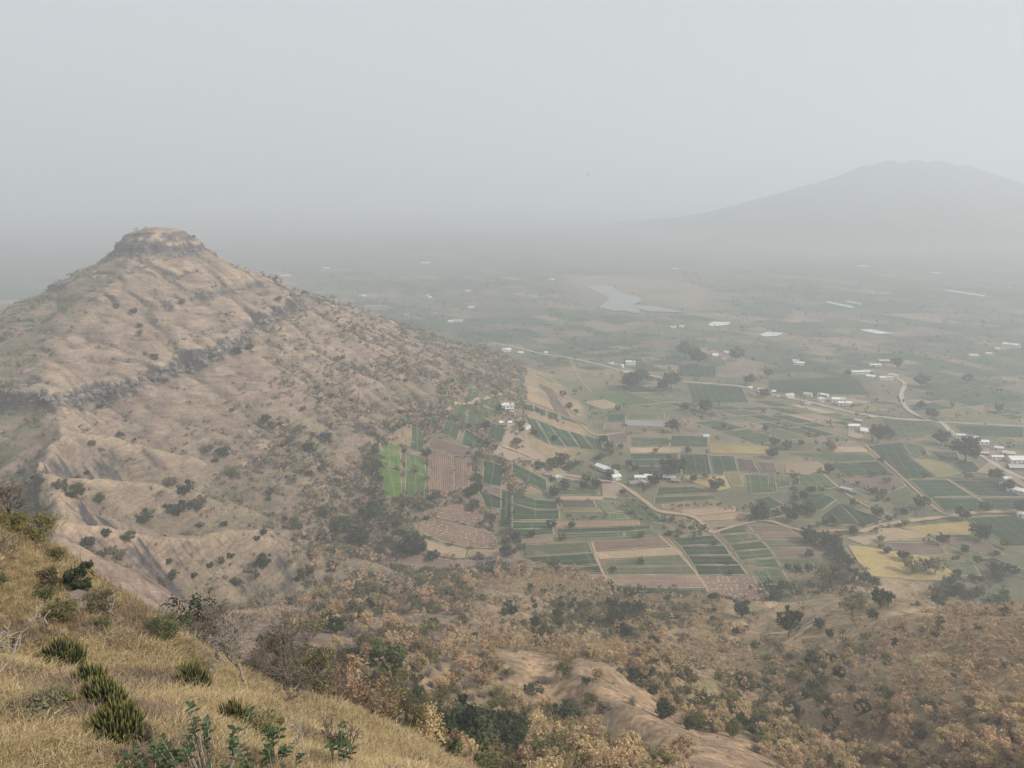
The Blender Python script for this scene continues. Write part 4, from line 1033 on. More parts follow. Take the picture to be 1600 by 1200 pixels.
def twig_arrays(rs, n, R, H, w):
    """a leafless bush: fans of thin bent twigs"""
    V, F = [], []
    for k in range(n):
        a = rs.uniform(0, 2 * math.pi); tilt = rs.uniform(.1, 1.15); L = rs.uniform(.6, 1.05)
        d = np.array([math.cos(a) * math.sin(tilt) * R, math.sin(a) * math.sin(tilt) * R, math.cos(tilt) * H]) * L
        b = np.array([rs.normal() * .12 * R, rs.normal() * .12 * R, 0]); m = b + d * .55 + rs.normal(size=3) * .07 * R; e = b + d + rs.normal(size=3) * .08 * R
        s = np.cross(d, rs.normal(size=3)); s /= max(np.linalg.norm(s), 1e-6); s *= w
        i = len(V); V += [b - s, b + s, m + s * .8, m - s * .8, e + s * .35, e - s * .35]; F += [(i, i + 1, i + 2, i + 3), (i + 3, i + 2, i + 4, i + 5)]
        for _ in range(2):
            f = m + (e - m) * rs.uniform(.1, .8); g = f + (rs.normal(size=3) * .22 + np.array([0, 0, .16])) * R
            i = len(V); V += [f - s * .6, f + s * .6, g + s * .3, g - s * .3]; F.append((i, i + 1, i + 2, i + 3))
    return np.array(V), np.array(F)
def trunk_arrays(rs, H, r, rx, nb=5):
    V, F = [], []; p = np.zeros(3)
    for s in range(3):
        q = p + np.array([rs.normal() * .12 * r * 4, rs.normal() * .12 * r * 4, H / 3]); tube(V, F, p, q, r * (1 - .18 * s), r * (1 - .18 * (s + 1)), 6); p = q
    for k in range(nb):
        a = 2 * math.pi * (k + rs.uniform(0, .6)) / nb; e = p + np.array([math.cos(a) * rx * .6, math.sin(a) * rx * .6, rx * rs.uniform(.4, .9)])
        b = p - np.array([0, 0, H * rs.uniform(0, .3)]); tube(V, F, b, e, r * .5, r * .15, 4)
    return np.array(V), np.array(F)

# one set of meshes for each kind: name -> list of (trunk mesh, crown mesh, arrays for the joined masses)
PROTO = {}
def proto(kind, leafm, barkm, n, R, Hc, zc, nc, nl, leaf, tr, seed, light=(9, 12)):
    out = []
    for k in range(n):
        rs = np.random.RandomState(seed + k); r_ = R * rs.uniform(.9, 1.1)
        cv, cf, cc = crown_arrays(rs, nc, nl, r_, Hc, zc, leaf)
        tv, tf = trunk_arrays(rs, max(zc - Hc * .55, .25), tr, r_)
        lv = crown_arrays(rs, light[0], light[1], r_, Hc, zc, leaf * 1.75)
        out.append((mesh_np(kind + "_trunk", tv, tf, [barkm]), mesh_np(kind + "_crown", cv, cf, [leafm], col=cc), lv))
    PROTO[kind] = out
# sizes in metres at scale 1
proto("teak", L_TEAK, M_BARK, 5, 2.4, 2.2, 3.0, 34, 38, .24, .12, 300, (10, 11))
proto("olive", L_OLIVE, M_BARK, 4, 2.4, 2.0, 2.7, 32, 36, .23, .13, 320, (10, 11))
proto("dark", L_DARK, M_BARK, 4, 3.2, 2.9, 3.25, 38, 42, .30, .22, 340)
proto("green", L_GREEN, M_BARK, 4, 2.8, 2.4, 2.8, 32, 40, .28, .18, 360)
proto("bush", L_SCRUB, M_BARK, 4, 1.9, 1.25, 1.15, 20, 30, .24, .08, 380, (7, 8))
proto("darkbush", L_DARK, M_BARK, 4, 2.0, 1.5, 1.45, 22, 32, .25, .1, 400, (7, 8))
proto("yellow", L_YELLOW, M_BARK, 3, 1.9, 1.2, 1.3, 20, 30, .22, .08, 420, (8, 9))
BARE = []
for k in range(4):
    rs = np.random.RandomState(440 + k); v, f = twig_arrays(rs, 130, 1.9, 2.1, .045); lv = twig_arrays(rs, 15, 1.9, 2.1, .13)
    BARE.append((mesh_np("bare_shrub", v, f, [M_DRYTWIG]), lv))

def plant(kind, name, x, y, s, label, cat, group, parts=True, sz=None, sink=0.0, z=None):
    z = hz(x, y) if z is None else z
    if kind == "bare":
        me = random.choice(BARE)[0]; o = link(name, me, None, (x, y, z - .1), (0, 0, random.uniform(0, 6.28)), (s, s, s * (sz or 1)))
        return tag(o, label, cat, group)
    t, c, _ = random.choice(PROTO[kind])
    if parts:
        e = bpy.data.objects.new(name, None); COL.objects.link(e); e.location = (x, y, z - .15 - sink); e.rotation_euler = (0, 0, random.uniform(0, 6.28)); e.scale = (s, s, s * (sz or 1))
        link("trunk", t, e); link("crown", c, e)
        return tag(e, label, cat, group)
    o = link(name, c, None, (x, y, z - .2 - sink), (0, 0, random.uniform(0, 6.28)), (s, s, s * (sz or 1)))
    return tag(o, label, cat, group)
def mass(name, items, label, cat="vegetation"):
    """plants past counting, joined into one: items (kind, x, y, z, scale). Leaf colours go into the point colours."""
    TONE = {"teak": L_TEAK, "olive": L_OLIVE, "dark": L_DARK, "green": L_GREEN, "bush": L_SCRUB, "darkbush": L_DARK, "yellow": L_YELLOW, "bare": M_DRYTWIG}
    kinds = sorted(set(i[0] for i in items)); VV, FF, CC, MI = [], [], [], []; base = 0
    for it in items:
        k, x, y, z, s = it[:5]
        if k == "bare":
            v, f = random.choice(BARE)[1]; c = np.zeros((len(v), 3))
        else: v, f, c = random.choice(PROTO[k])[2]
        thin = 3 if s < .5 or math.hypot(x, y) > (1400 if name != 'hill_scrub' else 560) else 2 if math.hypot(x, y) > (800 if name != 'hill_scrub' else 300) else 1
        if thin > 1 and k != "bare":             # small or far ones get fewer, larger leaves
            q = v.reshape(-1, 4, 3)[::thin]; m_ = q.mean(1, keepdims=True); v = (m_ + (q - m_) * (1.55 if thin == 3 else 1.3)).reshape(-1, 3); c = c.reshape(-1, 4, 3)[::thin].reshape(-1, 3); f = np.arange(len(v)).reshape(-1, 4)
        a = random.uniform(0, 6.28); cs, sn = math.cos(a), math.sin(a); sv = s * random.uniform(.85, 1.15)
        w = np.column_stack([(v[:, 0] * cs - v[:, 1] * sn) * s + x, (v[:, 0] * sn + v[:, 1] * cs) * s + y, v[:, 2] * sv + z - .2])
        VV.append(w); FF.append(f + base); CC.append(np.clip(c + random.uniform(-.35, .25), 0, 1)); MI.append(np.full(len(f), kinds.index(k))); base += len(v)
    o = link(name, mesh_np(name, np.concatenate(VV), np.concatenate(FF), [TONE[k] for k in kinds], np.concatenate(MI), col=np.concatenate(CC)))
    return tag(o, label, cat, kind="stuff")
def near_building(x, y, m=2.0): return any((x - a) ** 2 + (y - b) ** 2 < (c + m) ** 2 for a, b, c in BUILT)
FP_C = np.array([p.mean(0) for p in FIELD_POLYS]); FP_R = np.array([np.hypot(*(p - p.mean(0)).T).max() for p in FIELD_POLYS])
def in_field(x, y):
    for i in np.nonzero((FP_C[:, 0] - x) ** 2 + (FP_C[:, 1] - y) ** 2 < FP_R ** 2)[0]:
        if inside(FIELD_POLYS[i], np.array([x]), np.array([y]))[0]: return True
    return False
_rd = np.concatenate(ROADS)
def on_road(x, y, m=3.5): return ((_rd[:, 0] - x) ** 2 + (_rd[:, 1] - y) ** 2).min() < m * m
def visible(x, y, z, m=40):
    a, b, w = to_px((x, y, z)); return w > 5 and -m < a < 1600 + m and 300 < b < 1200 + m

# ---- trees of the fields, read off the photograph one by one: (x, y of the foot, crown width in pixels, kind)
FT = [(866,777,17,'dark'),(842,735,16,'green'),(862,736,20,'green'),(876,731,22,'dark'),(891,735,14,'green'),(952,748,14,'dark'),(916,755,14,'dark'),(931,763,16,'dark'),(962,739,14,'green'),(993,737,10,'dark'),
      (1022,761,22,'dark'),(1050,746,32,'dark'),(1069,724,9,'dark'),(1083,754,13,'dark'),(1102,749,9,'olive'),(1118,768,20,'dark'),(1185,812,26,'dark'),(1001,882,11,'green'),(866,895,19,'olive'),(957,894,10,'green'),
      (943,694,13,'dark'),(951,705,14,'dark'),(970,702,9,'green'),(1050,676,19,'dark'),(1070,643,12,'dark'),(1100,644,18,'dark'),(890,639,11,'dark'),(965,643,10,'dark'),(1130,671,9,'dark'),(1195,674,9,'dark'),
      (1210,697,13,'dark'),(1230,703,15,'dark'),(1251,696,9,'green'),(1297,706,14,'olive'),(1205,716,15,'dark'),(1295,739,13,'dark'),(1237,815,18,'dark'),(1246,800,11,'dark'),(1255,781,13,'dark'),(1266,771,11,'dark'),
      (1334,792,11,'olive'),(1369,807,14,'dark'),(1388,815,8,'dark'),(1438,796,18,'dark'),(1539,801,14,'dark'),(1503,813,18,'dark'),(1594,804,17,'dark'),(1508,722,33,'dark'),(1471,695,20,'dark'),(1372,692,25,'dark'),
      (1390,686,13,'green'),(1365,773,11,'green'),(1374,784,10,'olive'),(1385,757,9,'olive'),(1375,725,9,'olive'),(1553,752,17,'dark'),(1511,751,11,'olive'),(1576,767,15,'dark'),(1455,655,15,'dark'),(1531,846,23,'dark'),
      (1472,852,16,'dark'),(1385,866,10,'dark'),(1410,877,14,'dark'),(1424,897,21,'olive'),(1441,895,17,'olive'),(1461,898,21,'olive'),(1581,899,14,'dark'),(1265,850,24,'dark'),(1230,889,9,'green'),(1263,895,14,'green'),
      (866,690,10,'dark'),(740,800,20,'green'),(745,772,18,'dark'),(735,778,16,'dark'),(640,870,34,'dark'),(676,878,16,'dark'),(655,866,26,'dark'),(805,845,14,'dark'),(790,868,16,'dark'),(770,815,12,'green'),
      (1000,600,22,'dark'),(985,610,26,'dark'),(1048,608,26,'dark'),(1035,612,20,'dark'),(1090,572,26,'dark'),(1070,560,24,'dark'),(1150,565,20,'dark'),(1170,602,16,'dark'),(1195,622,14,'dark'),(880,620,10,'dark'),
      (900,648,9,'green'),(760,672,14,'dark'),(835,680,10,'dark'),(1437,640,12,'dark'),(1560,645,12,'dark'),(1510,600,14,'green'),(1440,605,18,'dark'),(1400,575,14,'dark'),(1325,588,10,'dark'),(1200,590,12,'dark'),
      (1158,966,26,'dark'),(1231,996,30,'dark'),(1375,950,26,'dark'),(1330,962,24,'olive'),(1362,968,14,'dark'),(1345,948,18,'olive'),(1480,935,20,'dark'),(1462,934,16,'olive'),(1495,932,16,'dark'),(1465,948,18,'green'),(1305,905,18,'dark'),(1285,912,22,'olive'),(1316,915,20,'olive'),
      (1330,905,16,'dark'),(1350,912,16,'dark'),(1365,917,14,'dark'),(1300,860,22,'dark'),(1312,875,18,'dark'),(1325,885,16,'dark'),(1290,850,18,'dark')]
FIELD_TREES = []
for px, py, w, k in FT:
    p = ground_at(px, py); s = 1.2 * w * p.length / FPX / (2 * {'dark': 3.2, 'green': 2.8, 'olive': 2.3}[k])
    FIELD_TREES.append((p.x, p.y, s, k, (px, py)))
NOTE = {(1050,746): "largest dark tree over the farmstead roofs", (1508,722): "broad hazy tree left of the roadside village", (866,777): "round dark tree at the corner of the wet soil plot",
        (1185,812): "broad dark tree beside the reddish plots", (1001,882): "lone small tree in the middle of the gridded plots", (1231,996): "tall dark tree standing alone beside the forked track",
        (1158,966): "round dark tree on bare soil below the ploughed plot", (1531,846): "round dark tree in the yellow field by the right edge", (866,895): "dull brownish tree at the corner of the dark green plots",
        (952,748): "round tree in front of the long aslant shed", (1022,761): "dark tree hiding the middle of the farmstead row", (640,870): "broad dark tree at the foot of the hill below the straw plots",
        (1265,850): "dark tree at the end of the purple brown plots", (1438,796): "round dark tree at the edge of the grey green plot", (1118,768): "dark tree right of the ripe yellow plot",
        (1372,692): "dark tree clump right of the bright roofed shed", (1369,807): "round tree at the tip of the striped dark plot", (1503,813): "round dark tree standing on the tan track",
        (676,878): "small round tree standing on the tan stubble strip", (957,894): "small tree at the lower left of the gridded plots", (1410,877): "small dark tree in the ripe yellow field",
        (1385,866): "thin tall tree at the upper edge of the ripe yellow field", (1472,852): "dark tree between the two yellow fields"}
for x, y, s, k, key in FIELD_TREES:
    lab = NOTE.get(key)
    sz = 1.45 if key == (1231, 996) else None
    a, b = key
    where = ("at the foot of the hill beside the straw plots" if a < 810 and b > 740 else "near the white two-storey farmhouse" if a < 900 and b > 660 else "along the pale road in the hazy middle of the valley" if b < 660 else "around the farmstead row and the long shed" if a < 1130 and b < 780 else
             "on the near edge of the gridded plots" if a < 1220 and b > 780 else "between the hamlet road and the striped dark plots" if a < 1340 and b < 830 else "in the dark clump at the end of the purple brown plots" if a < 1360 and b < 925 else "beside the forked track and the bare knoll" if b > 920 else
             "around the ripe yellow fields" if b > 830 else "near the roadside village" if a > 1450 else "around the pale roofed sheds and the grey green plots")
    plant(k, "field_tree", x, y, s, lab or {'dark': "dark round tree ", 'green': "mid green tree ", 'olive': "dull olive tree "}[k] + where, "tree", "trees among the fields", True, sz)
# more field trees: along borders, roads and yards
extra = []; tries = 0
while len(extra) < 2600 and tries < 40000:
    tries += 1
    if tries % 5000 == 1:
        ey = 400 + 1900 * RS.rand(5000) ** 1.25; ex = RS.uniform(-1, 1, 5000); lo_ = np.where(ey > 1100, -.40, -.05); ex = (lo_ + (.74 - lo_) * (ex * .5 + .5)) * ey
        ez = hgt(ex, ey); eo = RS.rand(5000) < .5 + .9 * fbm(ex / 120, ey / 120, 2, 231)
    x, y = ex[tries % 5000], ey[tries % 5000]
    if not eo[tries % 5000] or ez[tries % 5000] > -246 or in_field(x, y) or on_road(x, y) or near_building(x, y): continue
    extra.append((random.choices(['dark', 'green', 'olive', 'bush', 'darkbush', 'bare'], [5, 3, 3, 4, 5, 3])[0], x, y, hz(x, y), random.uniform(.5, 1.5)))
for e in EDGES:
    if hz(e[0], e[1]) < -246 and not on_road(e[0], e[1]) and not near_building(e[0], e[1]): extra.append((random.choices(['dark', 'green', 'olive', 'bush', 'darkbush'], [5, 2, 2, 3, 5])[0], e[0], e[1], hz(e[0], e[1]), random.uniform(.5, 1.5)))
extra.sort(key=lambda t: math.hypot(t[1], t[2]))
cnt = {}
rest = []
for it in extra:
    k = it[0]; cnt[k] = cnt.get(k, 0) + 1
    lab = {'dark': ("field_tree", "small dark tree on a field border in the valley"), 'green': ("field_tree", "small mid green tree on a field border in the valley"), 'olive': ("field_tree", "small olive tree on a field border in the valley")}.get(k)
    if lab and cnt[k] < 40: plant(k, lab[0], it[1], it[2], it[4], lab[1], "tree", "small trees on field borders", cnt[k] < 20)
    else: rest.append(it)
# hedges along ditches and borders
def hedge(px, kinds, step, s, w=1.0):
    P_ = [valley_at(*p) for p in px]
    for (x0, y0), (x1, y1) in zip(P_[:-1], P_[1:]):
        n = max(1, int(math.hypot(x1 - x0, y1 - y0) / step))
        for i in range(n):
            t = (i + random.random()) / n; x = x0 + (x1 - x0) * t + random.uniform(-w, w) * 2; y = y0 + (y1 - y0) * t + random.uniform(-w, w) * 2
            rest.append((random.choice(kinds), x, y, hz(x, y), s * random.uniform(.6, 1.3)))
DK = ['darkbush', 'darkbush', 'bush', 'green']
hedge([(978,772),(1000,792),(1025,812),(1050,818)], DK, 2.6, .8, 1.2); hedge([(1035,815),(1060,818),(1085,826),(1098,838)], DK, 1.6, 1.1, 3.0); hedge([(1030,832),(1060,838),(1090,838)], DK, 2, 1.0, 2.0)
hedge([(608,830),(640,822),(672,810),(705,808),(738,796)], DK, 1.8, .8, .8); hedge([(960,787),(975,797),(990,808),(1010,815)], DK, 2.2, .9, 1.5)
hedge([(1050,797),(1080,790),(1120,788)], DK, 2.5, .9, 1.2); hedge([(1120,795),(1150,797),(1180,790)], DK, 3, .7, 1); hedge([(1170,816),(1200,810)], DK, 2, 1, 1.5)
hedge([(1270,845),(1295,862),(1312,882),(1325,900)], DK, 1.4, 1.1, 2.5); hedge([(1240,740),(1242,770),(1238,800)], DK, 2.5, 1, 1); hedge([(1255,770),(1300,760)], DK, 4, .7, 1)
hedge([(1360,832),(1390,826),(1420,818)], DK, 3, .7, 1.2); hedge([(700,722),(740,730),(765,742)], DK, 2, .9, 1.5); hedge([(690,690),(700,720),(680,730),(655,745)], DK, 2, 1.0, 2)
hedge([(1180,920),(1230,925),(1290,925),(1340,915)], DK, 1.6, 1.2, 3.0); hedge([(800,800),(790,850),(805,870)], DK, 2.0, .9, 1.2); hedge([(735,755),(750,790),(790,800)], DK, 2.2, 1, 1.2)
hedge([(812,675),(842,678),(880,682)], DK, 2.5, .8, 1); hedge([(1150,940),(1190,945),(1230,930)], DK, 2, .9, 2); hedge([(880,805),(900,812),(950,808)], DK, 3, .8, 1)
hedge([(640,838),(600,850),(590,820),(600,770),(640,750)], DK, 1.6, 1.15, 2.5)
mass("field_scrub", rest, "small trees and scrub scattered over the far fields")

# ---- straw heaps on the two stubble plots at the foot of the hill
M_STRAW = mat_plain("straw", (.52, .40, .26), .15, 2.0)
hv_, hf_ = [], []
for poly in ZP(400, 600, (900,968),(1380,832),(1420,870),(1380,925),(1130,935),(960,968)), ZP(400, 600, (985,985),(1120,942),(1470,932),(1510,990),(1460,1030),(1020,1015)), ZP(800, 600, (370,1215),(590,1205),(640,1250),(420,1290)), ZP(800, 600, (1165,1202),(1530,1205),(1640,1385),(1270,1370)):
    w = np.array([valley_at(*p) for p in poly]); lo, hi_ = w.min(0), w.max(0)
    e = np.roll(w, -1, axis=0) - w; L = np.hypot(*e.T); d = e[np.argmax(L)] / L.max(); nn = np.array([-d[1], d[0]]); c0 = w.mean(0)
    for i in np.arange(-60, 60, 2.6):
        for j in np.arange(-70, 70, 3.4):
            p = c0 + nn * i + d * (j + random.uniform(-1, 1)); 
            if random.random() < .45 or not inside(w, p[:1], p[1:])[0]: continue
            z = hz(*p) + .58; k = len(hv_); s = random.uniform(.35, .7); l = random.uniform(.8, 1.7)
            for sx, sy, zz in ((-1, -1, 0), (1, -1, 0), (1, 1, 0), (-1, 1, 0)): q = p + d * l * sx * .5 + nn * s * sy; hv_.append((q[0], q[1], z))
            hv_.append((p[0] - d[0] * l * .2, p[1] - d[1] * l * .2, z + .45)); hv_.append((p[0] + d[0] * l * .2, p[1] + d[1] * l * .2, z + .4))
            hf_ += [(k, k + 1, k + 5, k + 4), (k + 2, k + 3, k + 4, k + 5), (k + 1, k + 2, k + 5, k + 5), (k + 3, k, k + 4, k + 4)]
me = bpy.data.meshes.new("straw_heaps"); me.from_pydata(hv_, [], [tuple(dict.fromkeys(f)) for f in hf_]); me.update(); me.materials.append(M_STRAW)
tag(link("straw_heaps", me), "rows of pale straw heaps on the ploughed plots", "straw", kind="stuff")

# ---- the wood on the lower slope
wood = []
g = 4.1
gx, gy = np.meshgrid(np.arange(-120, 340, g), np.arange(70, 450, g)); gx = gx.ravel(); gy = gy.ravel()
gx = gx + RS.uniform(-.62, .62, gx.size) * g; gy = gy + RS.uniform(-.62, .62, gx.size) * g
gz = hgt(gx, gy); gw = gy * CP - gz * SP; ga = 800 + gx / gw * FPX; gb = 600 - (gy * SP + gz * CP) / gw * FPX; gr = np.hypot(gx, gy)
ok = (gr > 84) & (gx > -20 - (250 - np.minimum(gy, 250)) * .32) & (gz > -247.5) & (ga > -40) & (ga < 1640) & (gb > 300) & (gb < 1250)
gx, gy, gz, ga, gb = gx[ok], gy[ok], gz[ok], ga[ok], gb[ok]
n1 = fbm(gx / 45, gy / 45, 3, 241); n2 = fbm(gx / 90, gy / 90, 2, 242)
dens = .92 + .4 * n1
dcr = np.full(gx.size, 99.0)
for bx, by, br in BARE_SPOTS: dcr = np.minimum(dcr, (np.hypot(gx - bx, gy - by) + 5 * n1) / br)
dens = dens * np.where(dcr < .85, .12, np.where(dcr < 1.2, .5, 1))
dens = dens * np.where((gb < 1010) & (ga > 1130) & (ga < 1480) & (gb < 1020 - np.abs(ga - 1260) * .3), .10, 1)      # bare ground with the forked track
dens = dens * np.where((gb < 945) & (ga > 1380), .3, 1) * np.where((ga < 830) & (ga > 560) & (gb < 1010), .6, 1)
green = .16 + .5 * n2 + np.where((ga > 820) & (ga < 1080) & (gb > 920) & (gb < 1010), .40, 0) + np.where((ga > 1000) & (ga < 1200) & (gb > 1080), .12, 0) + np.where((ga < 700), .15, 0)
for q in np.nonzero(RS.rand(gx.size) < dens)[0]:
    x, y, z, a, b, gn = gx[q], gy[q], gz[q], ga[q], gb[q], green[q]
    if on_road(x, y, 3.0): continue
    u = random.random()
    if u < gn * .24: k = 'dark'
    elif u < gn * .95: k = 'olive'
    elif u < gn + .05: k = 'yellow'
    elif u < gn + (.20 if a > 830 else .45): k = 'bare'
    elif u < gn + .28: k = 'bush'
    else: k = 'teak' if a > 720 or random.random() < .4 else random.choice(['bare', 'olive', 'bush'])
    s = random.uniform(.62, 1.18) * (1.0 if k != 'dark' else .8)
    if 940 < a < 1010 and 930 < b < 1000 and k == 'dark': s *= 1.5
    wood.append((k, x, y, z, s, a, b))
wood.sort(key=lambda t: math.hypot(t[1], t[2]))
WL = {'teak': ("teak_tree", "dry brown-leaved tree in the wood on the lower slope", "tree"), 'olive': ("olive_tree", "olive-leaved tree in the wood on the lower slope", "tree"), 'dark': ("evergreen_tree", "dark evergreen tree in the wood on the lower slope", "tree"),
      'yellow': ("yellow_shrub", "yellow green shrub in the wood on the lower slope", "shrub"), 'bare': ("bare_shrub", "leafless grey shrub in the wood on the lower slope", "shrub"), 'bush': ("scrub_bush", "grey scrub bush in the wood on the lower slope", "bush")}
cnt = {}; rest = []
for it in wood:
    k = it[0]; cnt[k] = cnt.get(k, 0) + 1
    if cnt[k] <= {'teak': 290, 'olive': 220, 'dark': 140, 'yellow': 80, 'bare': 200, 'bush': 110}[k]:
        nm, lab, cat = WL[k]; a, b = it[5], it[6]
        where = ("in the hollow left of the sandy spur" if a < 830 - (b - 1050) * .3 else "along the top of the wood by the gridded plots" if (b < 985 and a < 1130) else "below the forked dirt track" if (b < 1060 and a < 1400) else
                 "under the bare knoll at the wood's edge" if b < 1060 else "low in the gully beside the sandy spur" if a < 1180 else "on the brown slope at the lower right")
        size = "small" if it[4] < .78 else "medium" if it[4] < 1.0 else "broad"
        lab = size + " " + lab.replace("in the wood on the lower slope", where); plant(k, nm, it[1], it[2], it[4], lab, cat, "plants of the brown wood below", k in ('teak', 'olive', 'dark') and cnt[k] < 150)
    else: rest.append(it)
# undergrowth fills the gaps between crowns
for it in wood:
    if random.random() < .5:
        x = it[1] + random.uniform(-3, 3); y = it[2] + random.uniform(-3, 3); rest.append((random.choice(['teak', 'bush', 'bare', 'yellow', 'teak', 'olive']), x, y, hz(x, y), random.uniform(.22, .5)))
for bx, by, br in BARE_SPOTS:                          # tufts and seedlings on the bare crests
    for _ in range(26):
        x = bx + random.gauss(0, .5) * br; y = by + random.gauss(0, .5) * br; rest.append((random.choice(['bush', 'bare', 'bare', 'yellow', 'teak']), x, y, hz(x, y), random.uniform(.08, .28)))
mass("wood_undergrowth", rest, "dense brown wood and undergrowth on the lower slope")
print("wood", len(wood), cnt)

# ---- the hill: scattered bushes, thick scrub at its foot and on its western side
hillp = []
NH = 56000
hy = RS.uniform(170, 1060, NH); hx = RS.uniform(-.76, .02, NH) * hy; hh = hgt(hx, hy); hw = hy * CP - hh * SP
ha = 800 + hx / hw * FPX; hb_ = 600 - (hy * SP + hh * CP) / hw * FPX
ok = (np.hypot(hx, hy) > 150) & (hh > -251) & (ha > -10) & ~((hh < -247) & (hx > -0.01 * hy - 8)) & ~((hx > -20 - (250 - np.minimum(hy, 250)) * .32) & (hy < 420))
for i in range(len(FIELD_POLYS)):                       # keep the plots clear
    if FP_C[i][1] < 1150 and FP_C[i][0] < 60: ok &= ~inside(FIELD_POLYS[i], hx, hy)
hx, hy, hh, ha, hb_ = hx[ok], hy[ok], hh[ok], ha[ok], hb_[ok]
n1 = fbm(hx / 50, hy / 50, 3, 251); slope = (hgt(hx + 4, hy) - hgt(hx - 4, hy)) / 8
hol = (hgt(hx + 9, hy) + hgt(hx - 9, hy) + hgt(hx, hy + 9) + hgt(hx, hy - 9)) / 4 - hh
low = np.clip((-165 - hh) / 60, 0, 1); right = np.clip((ha - 260) / 260, 0, 1)
dens = .010 + low * np.clip(.7 + n1, 0, 1.3) * (.08 + .95 * right) + .17 * np.clip(hol / 1.5, 0, 1) * np.where(hh < -110, 1, .5) + .5 * np.clip((ha - 360) / 200, 0, 1) * np.clip(.6 + n1, 0, 1.2) + np.where(slope > .2, .3 * np.clip(.5 + n1, 0, 1), 0)
dens = dens * np.where(hh > -85, .5, 1) * np.where(hy < 430, .38, 1) + np.where((hx < crest_x(hy) - 4) & (hy < 800), .18 * np.clip(.6 + n1, 0, 1), 0)
for q in np.nonzero(RS.rand(hx.size) < dens)[0]:
    if hh[q] < -244 and (on_road(hx[q], hy[q]) or near_building(hx[q], hy[q])): continue
    u = random.random()
    k = random.choice(['bare', 'bare', 'bush', 'teak', 'olive']) if (hy[q] < 430 and hx[q] > -130) else ('bush' if u < .42 else 'darkbush' if u < .50 else 'bare' if u < .80 else 'teak' if u < .87 else 'olive' if u < .96 else 'green') if low[q] * right[q] > .25 else ('bush' if u < .36 else 'darkbush' if u < .58 else 'bare' if u < .86 else 'olive' if u < .94 else 'green')
    hillp.append((k, hx[q], hy[q], hh[q], (.35 + 1.0 * random.random() ** 1.8) * (1.2 if k in ('bush', 'bare') else .9) * (1 + .3 * right[q]), ha[q], hb_[q]))
HB = [(210,490,13,'darkbush'),(182,482,12,'darkbush'),(218,512,10,'darkbush'),(219,525,9,'olive'),(284,474,10,'darkbush'),(243,562,14,'darkbush'),(158,637,14,'darkbush'),(190,685,15,'darkbush'),(280,803,30,'darkbush'),(226,815,26,'darkbush'),(157,787,18,'green'),
      (95,763,22,'bush'),(120,778,34,'yellow'),(136,742,10,'darkbush'),(290,770,26,'darkbush'),(140,855,24,'darkbush'),(166,838,16,'darkbush'),(202,848,20,'green'),(190,872,20,'bush'),(412,885,26,'darkbush'),(350,712,22,'darkbush'),(510,692,24,'darkbush'),(485,708,26,'darkbush'),
      (413,662,20,'darkbush'),(372,552,16,'darkbush'),(390,547,14,'darkbush'),(330,560,12,'darkbush'),(325,705,18,'bush'),(268,760,24,'bush'),(455,690,18,'bush'),(362,745,18,'olive'),(310,795,30,'bush'),(535,832,34,'darkbush'),(580,815,38,'dark'),(565,850,30,'dark'),(480,905,22,'olive'),
      (465,908,12,'darkbush'),(270,905,18,'darkbush'),(146,695,12,'bush'),(525,990,30,'dark'),(680,978,14,'dark'),(436,470,10,'darkbush'),(430,437,9,'darkbush'),(476,460,9,'darkbush'),(302,372,6,'darkbush')]
for px, py, w, k in HB:
    p = ground_at(px, py); s = w * p.length / FPX / (2 * {'dark': 3.2, 'green': 2.8, 'olive': 2.3, 'darkbush': 2.0, 'bush': 1.9, 'yellow': 1.9}[k])
    plant(k, "hill_bush", p.x, p.y, s, {'yellow': "pale yellow green bush on the nearest spur of the hill", (525,990): "dense round evergreen alone above the pale grass mound"}.get((px, py) if (px, py) == (525,990) else k, "dark rounded bush standing out on the bare hill" if k in ('darkbush', 'dark') else "grey green bush standing out on the bare hill"), "bush", "bushes dotted over the hill", True)
hillp.sort(key=lambda t: -t[4] / math.hypot(t[1], t[2]))
cnt = {}; rest = []
HL = {'bush': "grey scrub bush on the flank of the hill", 'darkbush': "small dark green bush on the flank of the hill", 'bare': "leafless grey shrub on the flank of the hill", 'olive': "small olive tree on the flank of the hill", 'green': "small green tree on the flank of the hill", 'teak': "small dry brown tree on the flank of the hill"}
for it in hillp:
    k = it[0]; cnt[k] = cnt.get(k, 0) + 1
    where = ("on the shaded western side of the hill" if (it[5] < 130 and it[6] > 470) else "near the rocky top of the hill" if it[6] < 500 else "below the cliff band of the hill" if it[5] < 330 else "on the hill's right slope above the fields" if it[6] < 640 else "in the thick scrub at the hill's foot" if it[5] > 420 else "on the near spurs of the hill")
    if cnt[k] <= {'bush': 150, 'darkbush': 110, 'bare': 140, 'olive': 50, 'green': 40, 'teak': 40}[k]: plant(k, "hill_bush" if k in ('bush', 'darkbush') else "hill_shrub" if k == 'bare' else "hill_tree", it[1], it[2], it[4], ('little ' if it[4] < .75 else '' if it[4] < 1.1 else 'spreading ') + HL[k].replace('on the flank of the hill', where), "bush" if k in ('bush', 'darkbush', 'bare') else "tree", "scrub over the hill flank", False)
    else: rest.append(it)
